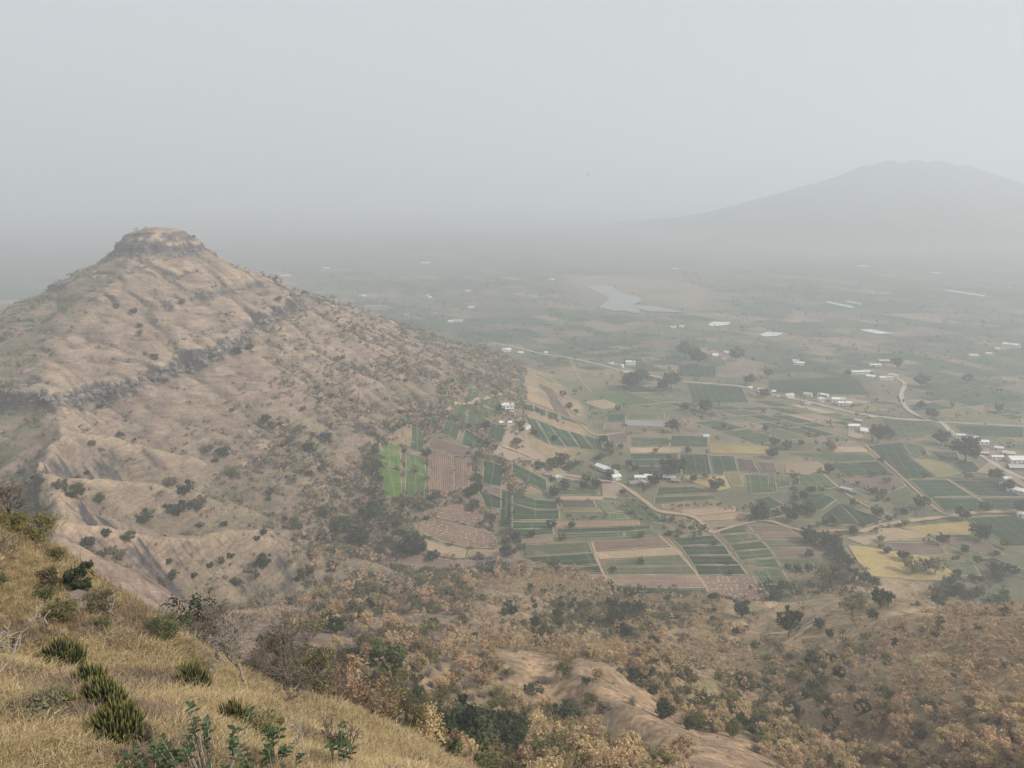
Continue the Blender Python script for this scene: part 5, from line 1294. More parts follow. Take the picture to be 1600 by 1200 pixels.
# the finest scrub: tufts and seedlings
sy_ = RS.uniform(180, 1000, 5000); sx_ = RS.uniform(-.76, .0, 5000) * sy_; sz_ = hgt(sx_, sy_)
keep = np.ones(5000, bool)
for i in range(len(FIELD_POLYS)):
    if FP_C[i][1] < 1100 and FP_C[i][0] < 60: keep &= ~inside(FIELD_POLYS[i], sx_, sy_)
keep &= (sz_ > -246) & (np.hypot(sx_, sy_) > 160) & (fbm(sx_ / 30, sy_ / 30, 2, 252) + .5 * np.clip((-150 - sz_) / 90, 0, 1) > RS.uniform(-.3, .8, 5000))
for x, y, z in zip(sx_[keep], sy_[keep], sz_[keep]): rest.append((random.choice(['bush', 'bush', 'bare', 'darkbush']), x, y, z, random.uniform(.18, .42)))
mass("hill_scrub", rest, "fine grey green scrub covering the lower hill")
print("hill", len(hillp), cnt, len(rest))

# ---- basalt blocks along the cliff steps of the hill
M_ROCK = mat_plain("dark_basalt", (.085, .078, .076), .4, .12, c2=(.21, .18, .155))
ROCKS = []
for k in range(5):
    rs = np.random.RandomState(500 + k); V = []; n = 7
    for lay, (zz, rr_) in enumerate(((-.5, .9), (.0, 1.0), (.45, .85), (.7, .45))):
        for i in range(n):
            a = 2 * math.pi * i / n; q = rr_ * rs.uniform(.75, 1.15); V.append((math.cos(a) * q, math.sin(a) * q * .8, zz + rs.uniform(-.1, .1)))
    V.append((0, 0, .75)); F = []
    for lay in range(3):
        for i in range(n): F.append((lay * n + i, lay * n + (i + 1) % n, (lay + 1) * n + (i + 1) % n, (lay + 1) * n + i))
    for i in range(n): F.append((3 * n + i, 3 * n + (i + 1) % n, 4 * n))
    me = bpy.data.meshes.new("boulder"); me.from_pydata(V, [], F); me.update(); me.materials.append(M_ROCK); ROCKS.append(me)
BAND = [(20,600),(45,612),(80,622),(120,628),(150,618),(175,608),(205,600),(230,592),(255,585),(275,578),(300,568),(330,556),(350,540),(375,526),(395,515),(415,502),(430,492),(445,482)]
LEDGE = [[(262,440),(285,432),(305,425),(318,428)], [(300,452),(325,448),(345,440)], [(195,425),(215,420),(235,418)], [(255,405),(280,398),(300,393),(318,388)], [(190,395),(205,402),(230,405),(250,405)], [(60,495),(45,490),(20,488)], [(130,425),(150,428),(170,430)], [(265,535),(300,530),(330,518)], [(180,560),(215,565)], [(340,500),(370,488)]]
nb = 0
def blocks(line, n, smin, smax, jit, label):
    global nb
    seg = [math.hypot(b[0] - a[0], b[1] - a[1]) for a, b in zip(line[:-1], line[1:])]; tot = sum(seg)
    for i in range(n):
        d = (i + random.random()) / n * tot; k = 0
        while k < len(seg) - 1 and d > seg[k]: d -= seg[k]; k += 1
        t = d / seg[k]; a, b = line[k], line[k + 1]
        p = ground_at(a[0] + (b[0] - a[0]) * t, a[1] + (b[1] - a[1]) * t + random.gauss(0, jit)); s = random.uniform(smin, smax)
        o = link("boulder", random.choice(ROCKS), None, (p.x, p.y, p.z + s * .1), (random.uniform(-.2, .2), random.uniform(-.2, .2), random.uniform(0, 6.28)), (s * random.uniform(.8, 1.7), s, s * random.uniform(.6, 1.1)))
        wp = ("left end" if a[0] < 140 else "middle" if a[0] < 290 else "right end") if len(line) > 6 else ""
        sz_w = "small" if s < smin + (smax - smin) * .33 else "middling" if s < smin + (smax - smin) * .67 else "large"
        tag(o, sz_w + " " + (label.replace("in the cliff band", "at the " + wp + " of the cliff band") if wp else label + {(262,440): " right under the knob", (300,452): " on the right shoulder", (195,425): " left of the knob's foot", (255,405): " along the knob's right cliff", (190,395): " along the knob's left cliff"}.get(tuple(line[0]), " further down")), "boulder", "dark basalt blocks on the hill"); nb += 1
for bx, by, br in BARE_SPOTS[:7]:
    for _ in range(9):
        x = bx + random.gauss(0, .55) * br; y = by + random.gauss(0, .55) * br; s = random.uniform(.25, .7)
        tag(link("stone", random.choice(ROCKS), None, (x, y, hz(x, y)), (0, 0, random.uniform(0, 6.28)), (s * 1.3, s, s * .6)), "loose brown stone lying on the bare sandy spur", "stone", "stones on the sandy spur")
blocks(BAND, 175, 1.0, 3.0, 5, "dark basalt block in the cliff band across the hill")
for l in LEDGE: blocks(l, 11, .9, 2.4, 2.5, "dark basalt block on a ledge near the hilltop")

# ------------------------------------------------------------------ the foreground slope
def at_range(px, Y):
    """ground under photograph column px at the given distance ahead"""
    u = (px - 800.0) / FPX; z = -30.0; x = 0
    for _ in range(12): x = u * (Y * CP - z * SP); z = hz(x, Y)
    return Vector((x, Y, z))
def crest_y(px):
    """distance at which the grass slope ends against the view behind it, in this column"""
    best, by = 1e9, 45
    for Y in np.arange(26, 66, 1.0):
        p = at_range(px, Y); v = to_px(p)[1]
        if v < best: best, by = v, Y
    return by
def behind(px, back, top_py, w):
    """foot, width and height of a plant growing just beyond that edge"""
    p = at_range(px, crest_y(px) + back); v = (600.0 - top_py) / FPX
    top = p.y * (-SP + v * CP) / (CP + v * SP)
    return p, px_m(p, w), max(1.0, top - p.z)
def px_m(p, w): return w * (p.y * CP - p.z * SP) / FPX

# dry grass: tufts of bent blades, scattered by nodes
M_GRASS, nt, b = new_mat("dry_grass_blades")
a = N(nt, "ShaderNodeAttribute", attribute_name="Col"); oi = N(nt, "ShaderNodeObjectInfo")
r_ = ramp(nt, oi.outputs["Random"], [(0.0, (.19, .14, .08)), (.3, (.34, .25, .125)), (.7, (.45, .345, .185)), (1.0, (.52, .42, .25))])
nt.links.new(mixc(nt, 1.0, r_, a.outputs["Color"], 'MULTIPLY'), b.inputs["Base Color"])
M_GRASS2, nt, b = new_mat("brown_weed_blades")
a = N(nt, "ShaderNodeAttribute", attribute_name="Col"); oi = N(nt, "ShaderNodeObjectInfo")
r_ = ramp(nt, oi.outputs["Random"], [(0.0, (.12, .09, .065)), (.5, (.21, .155, .11)), (1.0, (.30, .225, .15))])
nt.links.new(mixc(nt, 1.0, r_, a.outputs["Color"], 'MULTIPLY'), b.inputs["Base Color"])
def tuft(seed, n, h, spread, mat=None):
    rs = np.random.RandomState(seed); V, F, C = [], [], []
    for k in range(n):
        an = rs.uniform(0, 6.28); d = np.array([math.cos(an), math.sin(an), 0]); p = rs.normal(size=3) * .10 * spread; p[2] = -.03
        L = h * rs.uniform(.55, 1.15); lean = rs.uniform(.15, .85); s = np.array([-d[1], d[0], 0]) * rs.uniform(.005, .010)
        m = p + d * L * lean * .3 + np.array([0, 0, L * .6]); e = p + d * L * lean + np.array([0, 0, L * (1 - lean * .45)])
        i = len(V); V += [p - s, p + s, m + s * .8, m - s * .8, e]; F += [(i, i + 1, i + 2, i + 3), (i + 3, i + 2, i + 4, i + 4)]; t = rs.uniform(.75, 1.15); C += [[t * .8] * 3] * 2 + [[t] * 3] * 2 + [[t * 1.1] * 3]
    me = bpy.data.meshes.new("grass_tuft"); me.from_pydata([tuple(v) for v in V], [], [tuple(dict.fromkeys(f)) for f in F]); me.update(); me.materials.append(mat or M_GRASS)
    at = me.color_attributes.new("Col", 'FLOAT_COLOR', 'POINT'); at.data.foreach_set("color", np.column_stack([np.array(C), np.ones(len(C))]).astype(np.float32).ravel())
    return bpy.data.objects.new("grass_tuft", me)
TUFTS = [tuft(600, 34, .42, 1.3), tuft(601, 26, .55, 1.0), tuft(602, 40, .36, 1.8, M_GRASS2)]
NG = 150000
gr = 13 * (7.2 ** RS.rand(NG)); gt = np.radians(RS.uniform(-40, 22, NG)); gx = np.sin(gt) * gr; gy = np.cos(gt) * gr; gz = hgt(gx, gy)
gn = fbm(gx / 3.2, gy / 3.2, 3, 261); gn2 = fbm(gx / 11, gy / 11, 2, 262)
gw = gy * CP - gz * SP; gpx = 800 + gx / gw * FPX; gpy = 600 - (gy * SP + gz * CP) / gw * FPX
ok = (gpx > -60) & (gpx < 900) & (gpy > 700) & (gpy < 1290) & (RS.rand(NG) < .80 + .5 * gn)
gx, gy, gz, gr, gn, gn2 = gx[ok], gy[ok], gz[ok], gr[ok], gn[ok], gn2[ok]; n = len(gx)
me = bpy.data.meshes.new("grass"); me.vertices.add(n); me.vertices.foreach_set("co", np.column_stack([gx, gy, gz]).astype(np.float32).ravel())
at = me.attributes.new("rot", 'FLOAT_VECTOR', 'POINT'); at.data.foreach_set("vector", np.column_stack([RS.normal(0, .12, n), RS.normal(.12, .12, n), RS.uniform(0, 6.28, n)]).astype(np.float32).ravel())
sc = RS.uniform(.4, .95, n) * (1 + .35 * gn2) * np.clip(.75 + gr / 70, .8, 1.5); at = me.attributes.new("scl", 'FLOAT_VECTOR', 'POINT'); at.data.foreach_set("vector", np.column_stack([sc * 1.3, sc * 1.3, sc]).astype(np.float32).ravel())
at = me.attributes.new("which", 'INT', 'POINT'); at.data.foreach_set("value", np.where(fbm(gx / 5.0, gy / 5.0, 3, 263) + .35 * sstep(-10, -24, gx - .3 * gy) * sstep(34, 22, gy) > RS.uniform(.05, .75, n), 2, RS.randint(0, 2, n)).astype(np.int32))
me.update()
grass = link("grass", me); tag(grass, "dry golden grass covering the near slope", "grass", kind="stuff")
ng = bpy.data.node_groups.new("scatter_grass", "GeometryNodeTree")
ng.interface.new_socket("Geometry", in_out='INPUT', socket_type='NodeSocketGeometry'); ng.interface.new_socket("Geometry", in_out='OUTPUT', socket_type='NodeSocketGeometry')
gi = ng.nodes.new("NodeGroupInput"); go = ng.nodes.new("NodeGroupOutput"); jn = ng.nodes.new("GeometryNodeJoinGeometry")
def attr(nm, ty):
    q = ng.nodes.new("GeometryNodeInputNamedAttribute"); q.data_type = ty; q.inputs["Name"].default_value = nm; return q.outputs["Attribute"]
ar, asc, aw = attr("rot", 'FLOAT_VECTOR'), attr("scl", 'FLOAT_VECTOR'), attr("which", 'INT')
for k, t in enumerate(TUFTS):
    ob = ng.nodes.new("GeometryNodeObjectInfo"); ob.inputs["Object"].default_value = t; ob.inputs["As Instance"].default_value = True
    ip = ng.nodes.new("GeometryNodeInstanceOnPoints"); cm = ng.nodes.new("FunctionNodeCompare"); cm.data_type = 'INT'; cm.operation = 'EQUAL'
    ng.links.new(aw, cm.inputs[2]); cm.inputs[3].default_value = k
    ng.links.new(gi.outputs[0], ip.inputs["Points"]); ng.links.new(cm.outputs[0], ip.inputs["Selection"]); ng.links.new(ob.outputs["Geometry"], ip.inputs["Instance"])
    ng.links.new(ar, ip.inputs["Rotation"]); ng.links.new(asc, ip.inputs["Scale"]); ng.links.new(ip.outputs[0], jn.inputs[0])
ng.links.new(jn.outputs[0], go.inputs[0])
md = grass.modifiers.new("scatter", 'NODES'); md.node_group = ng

# leafless trees: trunk and limbs, and the fine twigs
def bare_tree(p, w, h, seed, bark, label, depth=5, trunk=.22, spread=1.0, twigs=True, group="bare trees on the near slope", lean=0.0):
    rs = np.random.RandomState(seed)
    V, F, tips, LV = branches(rs, h, spread, depth, h * .018, rmin=.008, trunk=trunk, kids=(2, 3))
    V = V - 0.0; ext = np.percentile(V, 99, axis=0) - np.percentile(V, 1, axis=0)
    sx = w / max(ext[0], ext[1]); szz = h / max(np.percentile(V[:, 2], 99.5), .1)
    V = V * np.array([sx, sx, szz])
    e = bpy.data.objects.new("bare_tree", None); COL.objects.link(e); e.location = (p.x, p.y, p.z - .1); e.rotation_euler = (0, lean, 0); tag(e, label, "tree", group)
    def sub(sel, nm, mt):
        f = F[sel]; u, inv = np.unique(f, return_inverse=True); link(nm, mesh_np(nm, V[u], inv.reshape(f.shape), [mt]), e)
    sub(LV <= 1, "trunk", bark); sub(LV > 1, "crown", M_TWIG if bark is M_BARK else bark)
    return e
BT = [(380, 1078, None, 105, 125, M_GREYBARK, "bare tree with one pale forked limb, left of the dense bare bush", 5), (452, 1100, None, 125, 88, M_BARK, "wide dense bare bush with dark spreading stems on the grass edge", 5),
      (340, 1046, None, 100, 105, M_BARK, "twiggy bare tree behind the grass edge, left of the forked one", 5), (517, 1072, None, 85, 85, M_GREYBARK, "bare tree with reddish pale trunk above the lone one", 4),
      (525, 1185, None, 62, 104, M_BARK, "lone bare young tree with rounded crown at the bottom", 4), (541, 1186, None, 40, 62, M_BARK, "leaning low bare sapling beside the lone young tree", 3),
      (165, 914, None, 34, 44, M_BARK, "left of two bare trunks on the grass skyline", 3), (174, 914, None, 36, 42, M_BARK, "right of two bare trunks on the grass skyline", 3), (190, 920, None, 24, 28, M_BARK, "thin bare sapling right of the two trunks", 3),
      (188, 978, None, 34, 34, M_GREYBARK, "small bare sapling in the grass below the dark leaved bush", 3), (15, 815, None, 85, 62, M_BARK, "purple grey bare shrub at the upper end of the grass slope", 5),
      (-30, 1150, None, 210, 190, M_GREYBARK, "pale grey bare branches reaching in at the left edge", 5), (-8, 930, None, 70, 95, M_BARK, "dark bare twigs at the left edge beside the grass shoulder", 4),
      (475, 1195, None, 60, 75, M_GREYBARK, "pale dead stem rising from the large leaved shrub", 3)]
for k, (px, py, Y, w, h, mt, lab, dp) in enumerate(BT):
    p = ground_at(px, py) if Y is None else at_range(px, Y)
    if p.length > 90: p = at_range(px, 50)
    bare_tree(p, px_m(p, w), px_m(p, h), 700 + k, mt, lab, dp + (1 if dp >= 4 else 0))

for k, (px, back, top, w, mt, lab, dp) in enumerate([(238, 2, 942, 62, M_GREYBARK, "pale bare tree showing over the grass edge", 5), (345, 3, 938, 100, M_BARK, "tall twiggy bare tree right of the dark spreading one", 5), (385, 4, 950, 115, M_GREYBARK, "tall bare tree behind the pale forked one", 5), (425, 5, 962, 115, M_BARK, "bare grey tree behind the dense bare bush", 5),
        (468, 5, 985, 105, M_BARK, "bare grey tree right behind the dense bare bush", 5), (512, 5, 1012, 85, M_GREYBARK, "bare pale tree beyond the reddish trunk", 5), (560, 6, 1040, 85, M_BARK, "bare brown tree right of the reddish trunk", 5), (290, 3, 950, 80, M_BARK, "bare twigs mixed with the dark spreading tree", 5)]):
    p, w_, h_ = behind(px, back, top, w); bare_tree(p, w_, h_, 760 + k, mt, lab, dp + 1)

# leafy shrubs of the near slope
L_BIG = mat_leaf("leathery_dark_leaves", (.022, .034, .018), (.055, .072, .035), .1, .1)
def shrub(px, py, Y, w, h, leafm, label, seed, leaf=.09, nc=46, nl=46, name="shrub", stems=True, cat="shrub"):
    p = ground_at(px, py) if Y is None else at_range(px, Y)
    if p.length > 110: p = at_range(px, 52)
    R = px_m(p, w) / 2; H = px_m(p, h); rs = np.random.RandomState(seed)
    e = bpy.data.objects.new(name, None); COL.objects.link(e); e.location = (p.x, p.y, p.z - .1); tag(e, label, cat, "leafy shrubs on the near slope")
    v, f, c = crown_arrays(rs, nc, nl, R * .92, H * .46, H * .52, leaf * (1 + R * .12))
    link("crown", mesh_np("crown", v, f, [leafm], col=c), e)
    if stems:
        tv, tf = [], []
        for k in range(9):
            a = rs.uniform(0, 6.28); q = np.array([math.cos(a) * R * rs.uniform(.2, .8), math.sin(a) * R * rs.uniform(.2, .8), H * rs.uniform(.55, 1.02)]); m = q * np.array([.35, .35, .55]) + rs.normal(size=3) * .05 * R
            tube(tv, tf, np.array([rs.normal() * .05, rs.normal() * .05, -.1]), m, .035 + .01 * R, .025, 5); tube(tv, tf, m, q, .025, .01, 4)
            for _ in range(3):
                g_ = m + (q - m) * rs.uniform(.2, .9); tube(tv, tf, g_, g_ + rs.normal(size=3) * R * .25 + np.array([0, 0, R * .2]), .012, .006, 3)
        link("stems", mesh_np("stems", np.array(tv), np.array(tf), [M_BARK]), e)
    return e
SH = [(128, 934, None, 50, 76, L_BIG, "dark bush with leathery leaves standing on the grass shoulder", .13, 30, 20), (60, 852, None, 80, 58, L_OLIVE, "twiggy olive shrub crowning the grass shoulder", .06, 46, 40), (20, 832, None, 60, 34, L_YELLOW, "yellow green shrub on the skyline at the left edge", .06, 40, 40),
      (84, 880, None, 36, 28, L_OLIVE, "small olive shrub under the twiggy one", .06, 30, 36), (80, 918, None, 36, 38, L_OLIVE, "olive shrub in the shade left of the leathery bush", .06, 34, 36), (72, 938, None, 40, 30, L_GREEN, "low green shrub below the shaded olive one", .06, 34, 36), (98, 975, None, 52, 46, L_OLIVE, "bright olive shrub in the middle of the grass slope", .06, 40, 40),
      (160, 962, None, 70, 46, L_SCRUB, "loose grey green shrub right of the leathery bush", .055, 40, 34), (4, 915, None, 18, 26, L_GREEN, "green shrub cut by the left edge", .06, 24, 30), (160, 985, None, 40, 22, L_GREEN, "low green shrub under the loose grey one", .055, 30, 34),
      (255, 1003, None, 70, 44, L_GREEN, "fresh green fine leaved shrub at the grass edge", .05, 50, 46), (395, 1062, None, 60, 40, L_OLIVE, "low olive shrub at the foot of the forked bare tree", .055, 36, 36),
      (405, 1165, None, 90, 55, L_OLIVE, "olive shrub behind the large leaved one", .05, 46, 40), (590, 1120, None, 56, 26, L_SCRUB, "low grey shrub on the ridge of golden grass", .05, 34, 34), (630, 1145, None, 40, 18, L_OLIVE, "low olive tuft lower down the ridge of golden grass", .05, 28, 30),
      (50, 1130, None, 110, 46, L_SCRUB, "straggling grey shrub at the lower left", .05, 46, 40), (95, 1105, None, 60, 36, L_OLIVE, "olive weeds among the dry stalks at the lower left", .045, 36, 36), (210, 1165, None, 70, 34, L_SCRUB, "dry brown weeds beside the lowest spiny clump", .045, 36, 36)]
for k, (px, back, top, w, lm, lab, lf) in enumerate([(305, 4, 922, 100, L_DARK, "dark spreading tree showing behind the green shrub", .09), (268, 2, 962, 66, L_GREEN, "green shrub just beyond the grass edge", .06), (345, 2, 1000, 80, L_OLIVE, "brownish olive shrub among the bare trees", .06), (430, 6, 985, 90, L_OLIVE, "olive tree crown above the bare trees", .09),
        (500, 6, 1005, 90, L_OLIVE, "olive tree crown right of the bare trees", .09), (470, 2, 1045, 66, L_SCRUB, "grey scrub behind the dense bare bush", .06), (545, 7, 1025, 80, L_TEAK, "dry brown tree beyond the reddish trunk", .09), (590, 7, 1048, 90, L_TEAK, "dry brown tree beyond the lone bare tree", .09), (635, 8, 1066, 80, L_OLIVE, "olive tree beyond the ridge of golden grass", .09), (665, 9, 1092, 80, L_TEAK, "dry brown tree at the low end of the golden ridge", .09), (225, 2, 952, 50, L_SCRUB, "grey shrub on the far side of the grass edge", .06)]):
    p, w_, h_ = behind(px, back, top, w); shrub(px, 0, p.y, w, h_ / max(px_m(p, 1), 1e-6), lm, lab, 860 + k, lf, 44, 44, "edge_tree" if w > 75 else "shrub", True, "tree" if w > 75 else "shrub")
for k, (px, py, Y, w, h, lm, lab, lf, nc, nl) in enumerate(SH): shrub(px, py, Y, w, h, lm, lab, 800 + k, lf, nc, nl)
# more trees in the hollow behind the grass edge
for k in range(60):
    px = random.uniform(235, 760); Y = random.uniform(56, 96)
    p = at_range(px, Y)
    if p.x > 8: continue
    kk = random.choices(['bare', 'olive', 'green', 'bush', 'teak', 'dark'], [7, 5, 2, 3, 4, 1])[0]
    plant(kk, "hollow_tree" if kk not in ('bare', 'bush') else "hollow_shrub", p.x, p.y, random.uniform(.6, 1.1), {'bare': "leafless grey shrub", 'olive': "olive tree", 'green': "green tree", 'bush': "grey bush", 'teak': "dry brown tree", 'dark': "dark evergreen"}[kk] + " in the hollow right behind the grass edge", "tree" if kk not in ('bare', 'bush') else "shrub", "plants of the hollow behind the grass edge", kk not in ('bare', 'bush'))
for (px, py, w, k, lab) in ((725,1178,88,'dark',"big dark green tree at the lower end of the grass ridge"), (745,1188,70,'green',"green tree touching the big dark one on its right side"), (700,1160,60,'olive',"olive tree touching the big dark one on its left side"), (886,1138,46,'dark',"round dark green tree on the flank of the sandy spur"), (610,1060,66,'green',"green tree in the middle of the brown hollow"), (835,1085,30,'bush',"grey bush on the upper end of the sandy spur"), (925,1095,18,'bush',"small grey bush on the bare flank of the sandy spur"), (943,1110,22,'bush',"second grey bush lower on the flank of the sandy spur"), (915,1070,14,'dark',"little tree on the rim of the sandy spur")):
    p = ground_at(px, py); s = w * p.length / FPX / (2 * {'dark': 3.2, 'green': 2.8, 'olive': 2.4, 'bush': 1.9}[k]); plant(k, "slope_tree" if k != 'bush' else "slope_bush", p.x, p.y, s, lab, "tree" if k != 'bush' else "bush", "plants on and around the sandy spur")

# spiny euphorbia clumps: upright jointed stems
M_EUPH, nt, b = new_mat("euphorbia_stem")
a = N(nt, "ShaderNodeAttribute", attribute_name="Col"); nt.links.new(a.outputs["Color"], b.inputs["Base Color"]); b.inputs["Roughness"].default_value = .7
def euphorbia(px, py, w, h, seed, label, n=70):
    p = ground_at(px, py); R = px_m(p, w * 1.0) / 2; H = px_m(p, h * 1.2); rs = np.random.RandomState(seed); V, F, C = [], [], []; n = int(n * 4.5)
    for k in range(n):
        a_ = rs.uniform(0, 6.28); q = rs.rand() ** .55; dome = H * .78 * (1 - .75 * q * q)
        b0 = np.array([math.cos(a_) * R * q * .85, math.sin(a_) * R * q * .85, dome * rs.uniform(.0, 1.0)]); L = H * rs.uniform(.18, .38)
        e = b0 + np.array([math.cos(a_) * q * .55 + rs.normal() * .12, math.sin(a_) * q * .55 + rs.normal() * .12, 1.0]) * L
        m = b0 + (e - b0) * np.array([.65, .65, .45]); r = .018 + .009 * rs.rand(); up_ = min(1, b0[2] / (H * .5)); dk = np.array([.032, .042, .018]) * rs.uniform(.7, 1.4); lt = np.array([.22, .20, .055]) * rs.uniform(.5, 1.4)
        segs = [b0 - np.array([0, 0, .10]), b0 + (m - b0) * .5, m, m + (e - m) * .5, e]; rad = [r * .8, r, r * 1.1, r, r * .25]; cols = [dk * .8, dk, dk * 1.2, dk * .5 + lt * .5, lt]
        i0 = len(V)
        for s_, (c_, rr2) in enumerate(zip(segs, rad)):
            for j in range(5):
                t = 2 * math.pi * j / 5; V.append((c_[0] + math.cos(t) * rr2 * 1.05, c_[1] + math.sin(t) * rr2 * 1.05, c_[2])); C.append(cols[s_])
        for s_ in range(4):
            for j in range(5): F.append((i0 + s_ * 5 + j, i0 + s_ * 5 + (j + 1) % 5, i0 + s_ * 5 + 5 + (j + 1) % 5, i0 + s_ * 5 + 5 + j))
    o = link("euphorbia_clump", mesh_np("euphorbia_clump", np.array(V), np.array(F), [M_EUPH], col=np.array(C)), None, (p.x, p.y, p.z))
    tag(o, label, "shrub", "spiny euphorbia clumps on the grass slope")
for k, (px, py, w, h, lab) in enumerate([(98, 1045, 66, 46, "topmost clump of upright spiny stems in the row on the grass"), (75, 1055, 44, 26, "low yellowish spiny clump left of the topmost one"), (140, 1085, 52, 48, "second spiny clump down the row on the grass"), (160, 1112, 64, 52, "tall third spiny clump down the row on the grass"),
                                         (182, 1160, 76, 62, "lowest and widest spiny clump of the row"), (205, 1120, 24, 26, "small spiny offshoot right of the row"), (302, 1085, 46, 50, "dark rounded spiny clump alone in the middle of the grass"), (288, 1062, 34, 24, "low part of spiny stems behind the dark rounded clump"), (364, 1146, 54, 50, "round spiny clump above the large leaved shrub")]):
    euphorbia(px, py, w, h, 900 + k, lab, 95 if w > 50 else 60)

# large leaved shrubs at the bottom edge: every leaf a part
M_BIGLEAF = mat_leaf("large_green_leaf", (.038, .066, .03), (.075, .105, .048), .15, .4)
me_leaf = []
for k in range(3):
    V = []; L = .19; W = .055 + .012 * k; n = 5
    for i in range(n + 1):
        t = i / n; w = W * math.sin(math.pi * min(.98, t * .92 + .05)) ** .8; bend = -.05 * t * t * (1 + k * .6)
        V += [(t * L, -w, .018 + bend), (t * L, 0, bend), (t * L, w, .018 + bend)]
    F = []
    for i in range(n): F += [(i * 3, i * 3 + 1, i * 3 + 4, i * 3 + 3), (i * 3 + 1, i * 3 + 2, i * 3 + 5, i * 3 + 4)]
    me_leaf.append(mesh_np("leaf", np.array(V), np.array(F)[:, ::-1], [M_BIGLEAF], smooth=True, col=np.full((len(V), 3), .35 + .3 * k)))
def big_leaf_shrub(px, py, w, h, nst, seed, label):
    p = ground_at(px, py); R = px_m(p, w) / 2; H = px_m(p, h); rs = np.random.RandomState(seed)
    e = bpy.data.objects.new("large_leaved_shrub", None); COL.objects.link(e); e.location = (p.x, p.y, p.z - .05); tag(e, label, "shrub", "large leaved shrubs at the bottom")
    tv, tf = [], []
    for k in range(nst):
        a_ = rs.uniform(0, 6.28); q = rs.rand() ** .55 * R; top = np.array([math.cos(a_) * q, math.sin(a_) * q, H * rs.uniform(.55, 1.0)]); root = top * np.array([.35, .35, 0]); mid = root + (top - root) * np.array([.6, .6, .5])
        tube(tv, tf, root - np.array([0, 0, .2]), mid, .022, .016, 5); tube(tv, tf, mid, top, .016, .008, 5)
        for j in range(5):
            if rs.rand() < .25: continue
            t = .35 + .65 * j / 4; c = mid + (top - mid) * t; a2 = a_ + j * 1.57 + rs.uniform(-.4, .4)
            for s_ in (0, math.pi):
                o = link("leaf", me_leaf[rs.randint(3)], e, tuple(c), (0, -rs.uniform(.2, 1.0), a2 + s_)); sc_ = rs.uniform(.55, 1.1) * (1.0 if j else .8); o.scale = (sc_, sc_, sc_)
    link("stem", mesh_np("stem", np.array(tv), np.array(tf), [M_GREYBARK]), e)
big_leaf_shrub(330, 1225, 190, 110, 24, 950, "widest large leaved green shrub at the bottom edge")
big_leaf_shrub(235, 1215, 90, 50, 11, 951, "low large leaved shrub at the left of the widest one")
big_leaf_shrub(430, 1215, 110, 70, 14, 952, "large leaved shrub between the widest one and the bare young tree")
big_leaf_shrub(528, 1212, 56, 80, 9, 953, "dark large leaved shrub under the lone bare young tree")
for px, py, s, lab in ((287, 1096, .55, "grey stone lying in the golden grass"), (110, 935, .7, "dark rock in the shaded cut of the grass slope"), (118, 950, .5, "small dark rock under the shaded cut")):
    p = ground_at(px, py); o = link("stone", random.choice(ROCKS), None, (p.x, p.y, p.z), (0, 0, 1.0), (s * 1.4, s, s * .6)); tag(o, lab, "stone")

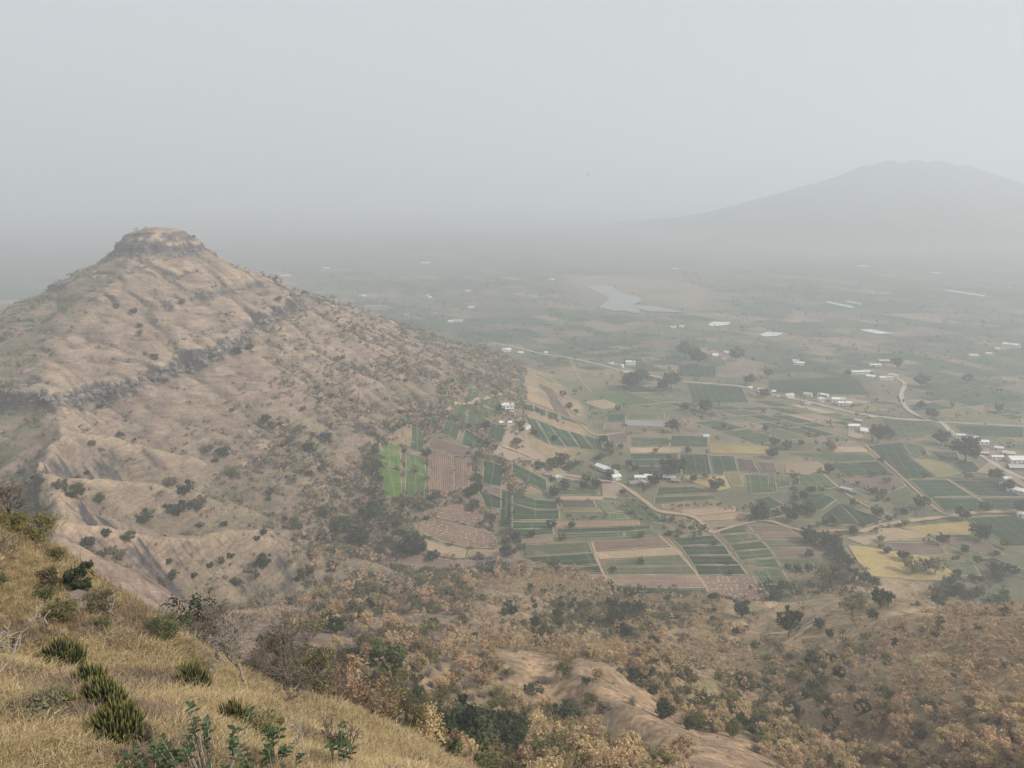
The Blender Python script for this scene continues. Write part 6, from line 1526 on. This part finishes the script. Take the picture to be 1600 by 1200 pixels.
# birds of prey gliding over the valley
M_BIRD = mat_plain("dark_feathers", (.03, .025, .022), .2, 4.0)
def bird(px, py, dist, span, rot, label):
    u = (px - 800.0) / FPX; v = (600.0 - py) / FPX; d = Vector((u, CP + v * SP, -SP + v * CP)); p = d * dist
    half = [(0, .30, .02), (.10, .24, .02), (.5, .20, .06), (.85, .12, .08), (1.0, -.02, .09), (.8, -.02, .06), (.45, -.06, .04), (.1, -.10, .0), (.09, -.34, .0), (.14, -.55, .0), (0, -.50, .0)]
    V = []; F = []
    def ring(sg): return [(sg * x, y, z) for x, y, z in half]
    for sg in (1, -1):
        i = len(V); top = ring(sg); V += top; V += [(x, y, z - .035 - .06 * max(0, 1 - abs(x) * 6)) for x, y, z in top]; n = len(top)
        fan = [(0, 7, 2), (0, 2, 1), (7, 6, 2), (6, 3, 2), (6, 5, 3), (5, 4, 3), (0, 10, 7), (10, 8, 7), (10, 9, 8)]
        for a_, b_2, c_2 in fan:
            t = (i + a_, i + b_2, i + c_2); bt = tuple(q + n for q in t)[::-1]; F += [t if sg < 0 else t[::-1], bt if sg < 0 else bt[::-1]]
        for k in range(n):
            j = (k + 1) % n
            if not (half[k][0] == 0 and half[j][0] == 0): F.append((i + k, i + j, i + n + j, i + n + k))
    # merge the two halves into one body along the middle line
    key = {}; mp = []; nv = []
    for vv in V:
        kk = tuple(round(q, 4) for q in vv)
        if kk not in key: key[kk] = len(nv); nv.append(vv)
        mp.append(key[kk])
    me = bpy.data.meshes.new("bird"); me.from_pydata(nv, [], [tuple(mp[q] for q in f) for f in F]); me.update(); me.materials.append(M_BIRD)
    o = link("bird", me, None, p, rot, (span / 2,) * 3); tag(o, label, "bird", "birds gliding over the valley")
bird(918, 272, 330, 1.5, (.3, .9, .8), "tiny dark bird alone in the grey sky")
bird(211, 686, 190, 1.4, (.5, .9, -.6), "dark bird gliding in front of the hill")
bird(20, 1004, 26, .5, (.2, .5, -1.2), "dark bird skimming the golden grass at the left edge")

# ------------------------------------------------------------------ the dusty air
hb = MB().box((0, 0, 0), (2, 2, 2))
haze_m = bpy.data.materials.new("dusty_air"); haze_m.use_nodes = True
nt = haze_m.node_tree
for n in list(nt.nodes): nt.nodes.remove(n)
ho = nt.nodes.new("ShaderNodeOutputMaterial"); hv = nt.nodes.new("ShaderNodeVolumePrincipled")
hv.inputs["Color"].default_value = (0.835, 0.885, 0.95, 1)
hv.inputs["Density"].default_value = HAZE_DENSITY
hv.inputs["Density Attribute"].default_value = ""
hv.inputs["Anisotropy"].default_value = 0.22
nt.links.new(hv.outputs[0], ho.inputs["Volume"])
try: haze_m.cycles.homogeneous_volume = True
except Exception: pass
haze = hb.build("haze", haze_m, loc=(0, 0, -20), scale=(12000, 12000, 320))
tag(haze, "thick grey dust haze filling the valley air", "haze", kind="stuff")
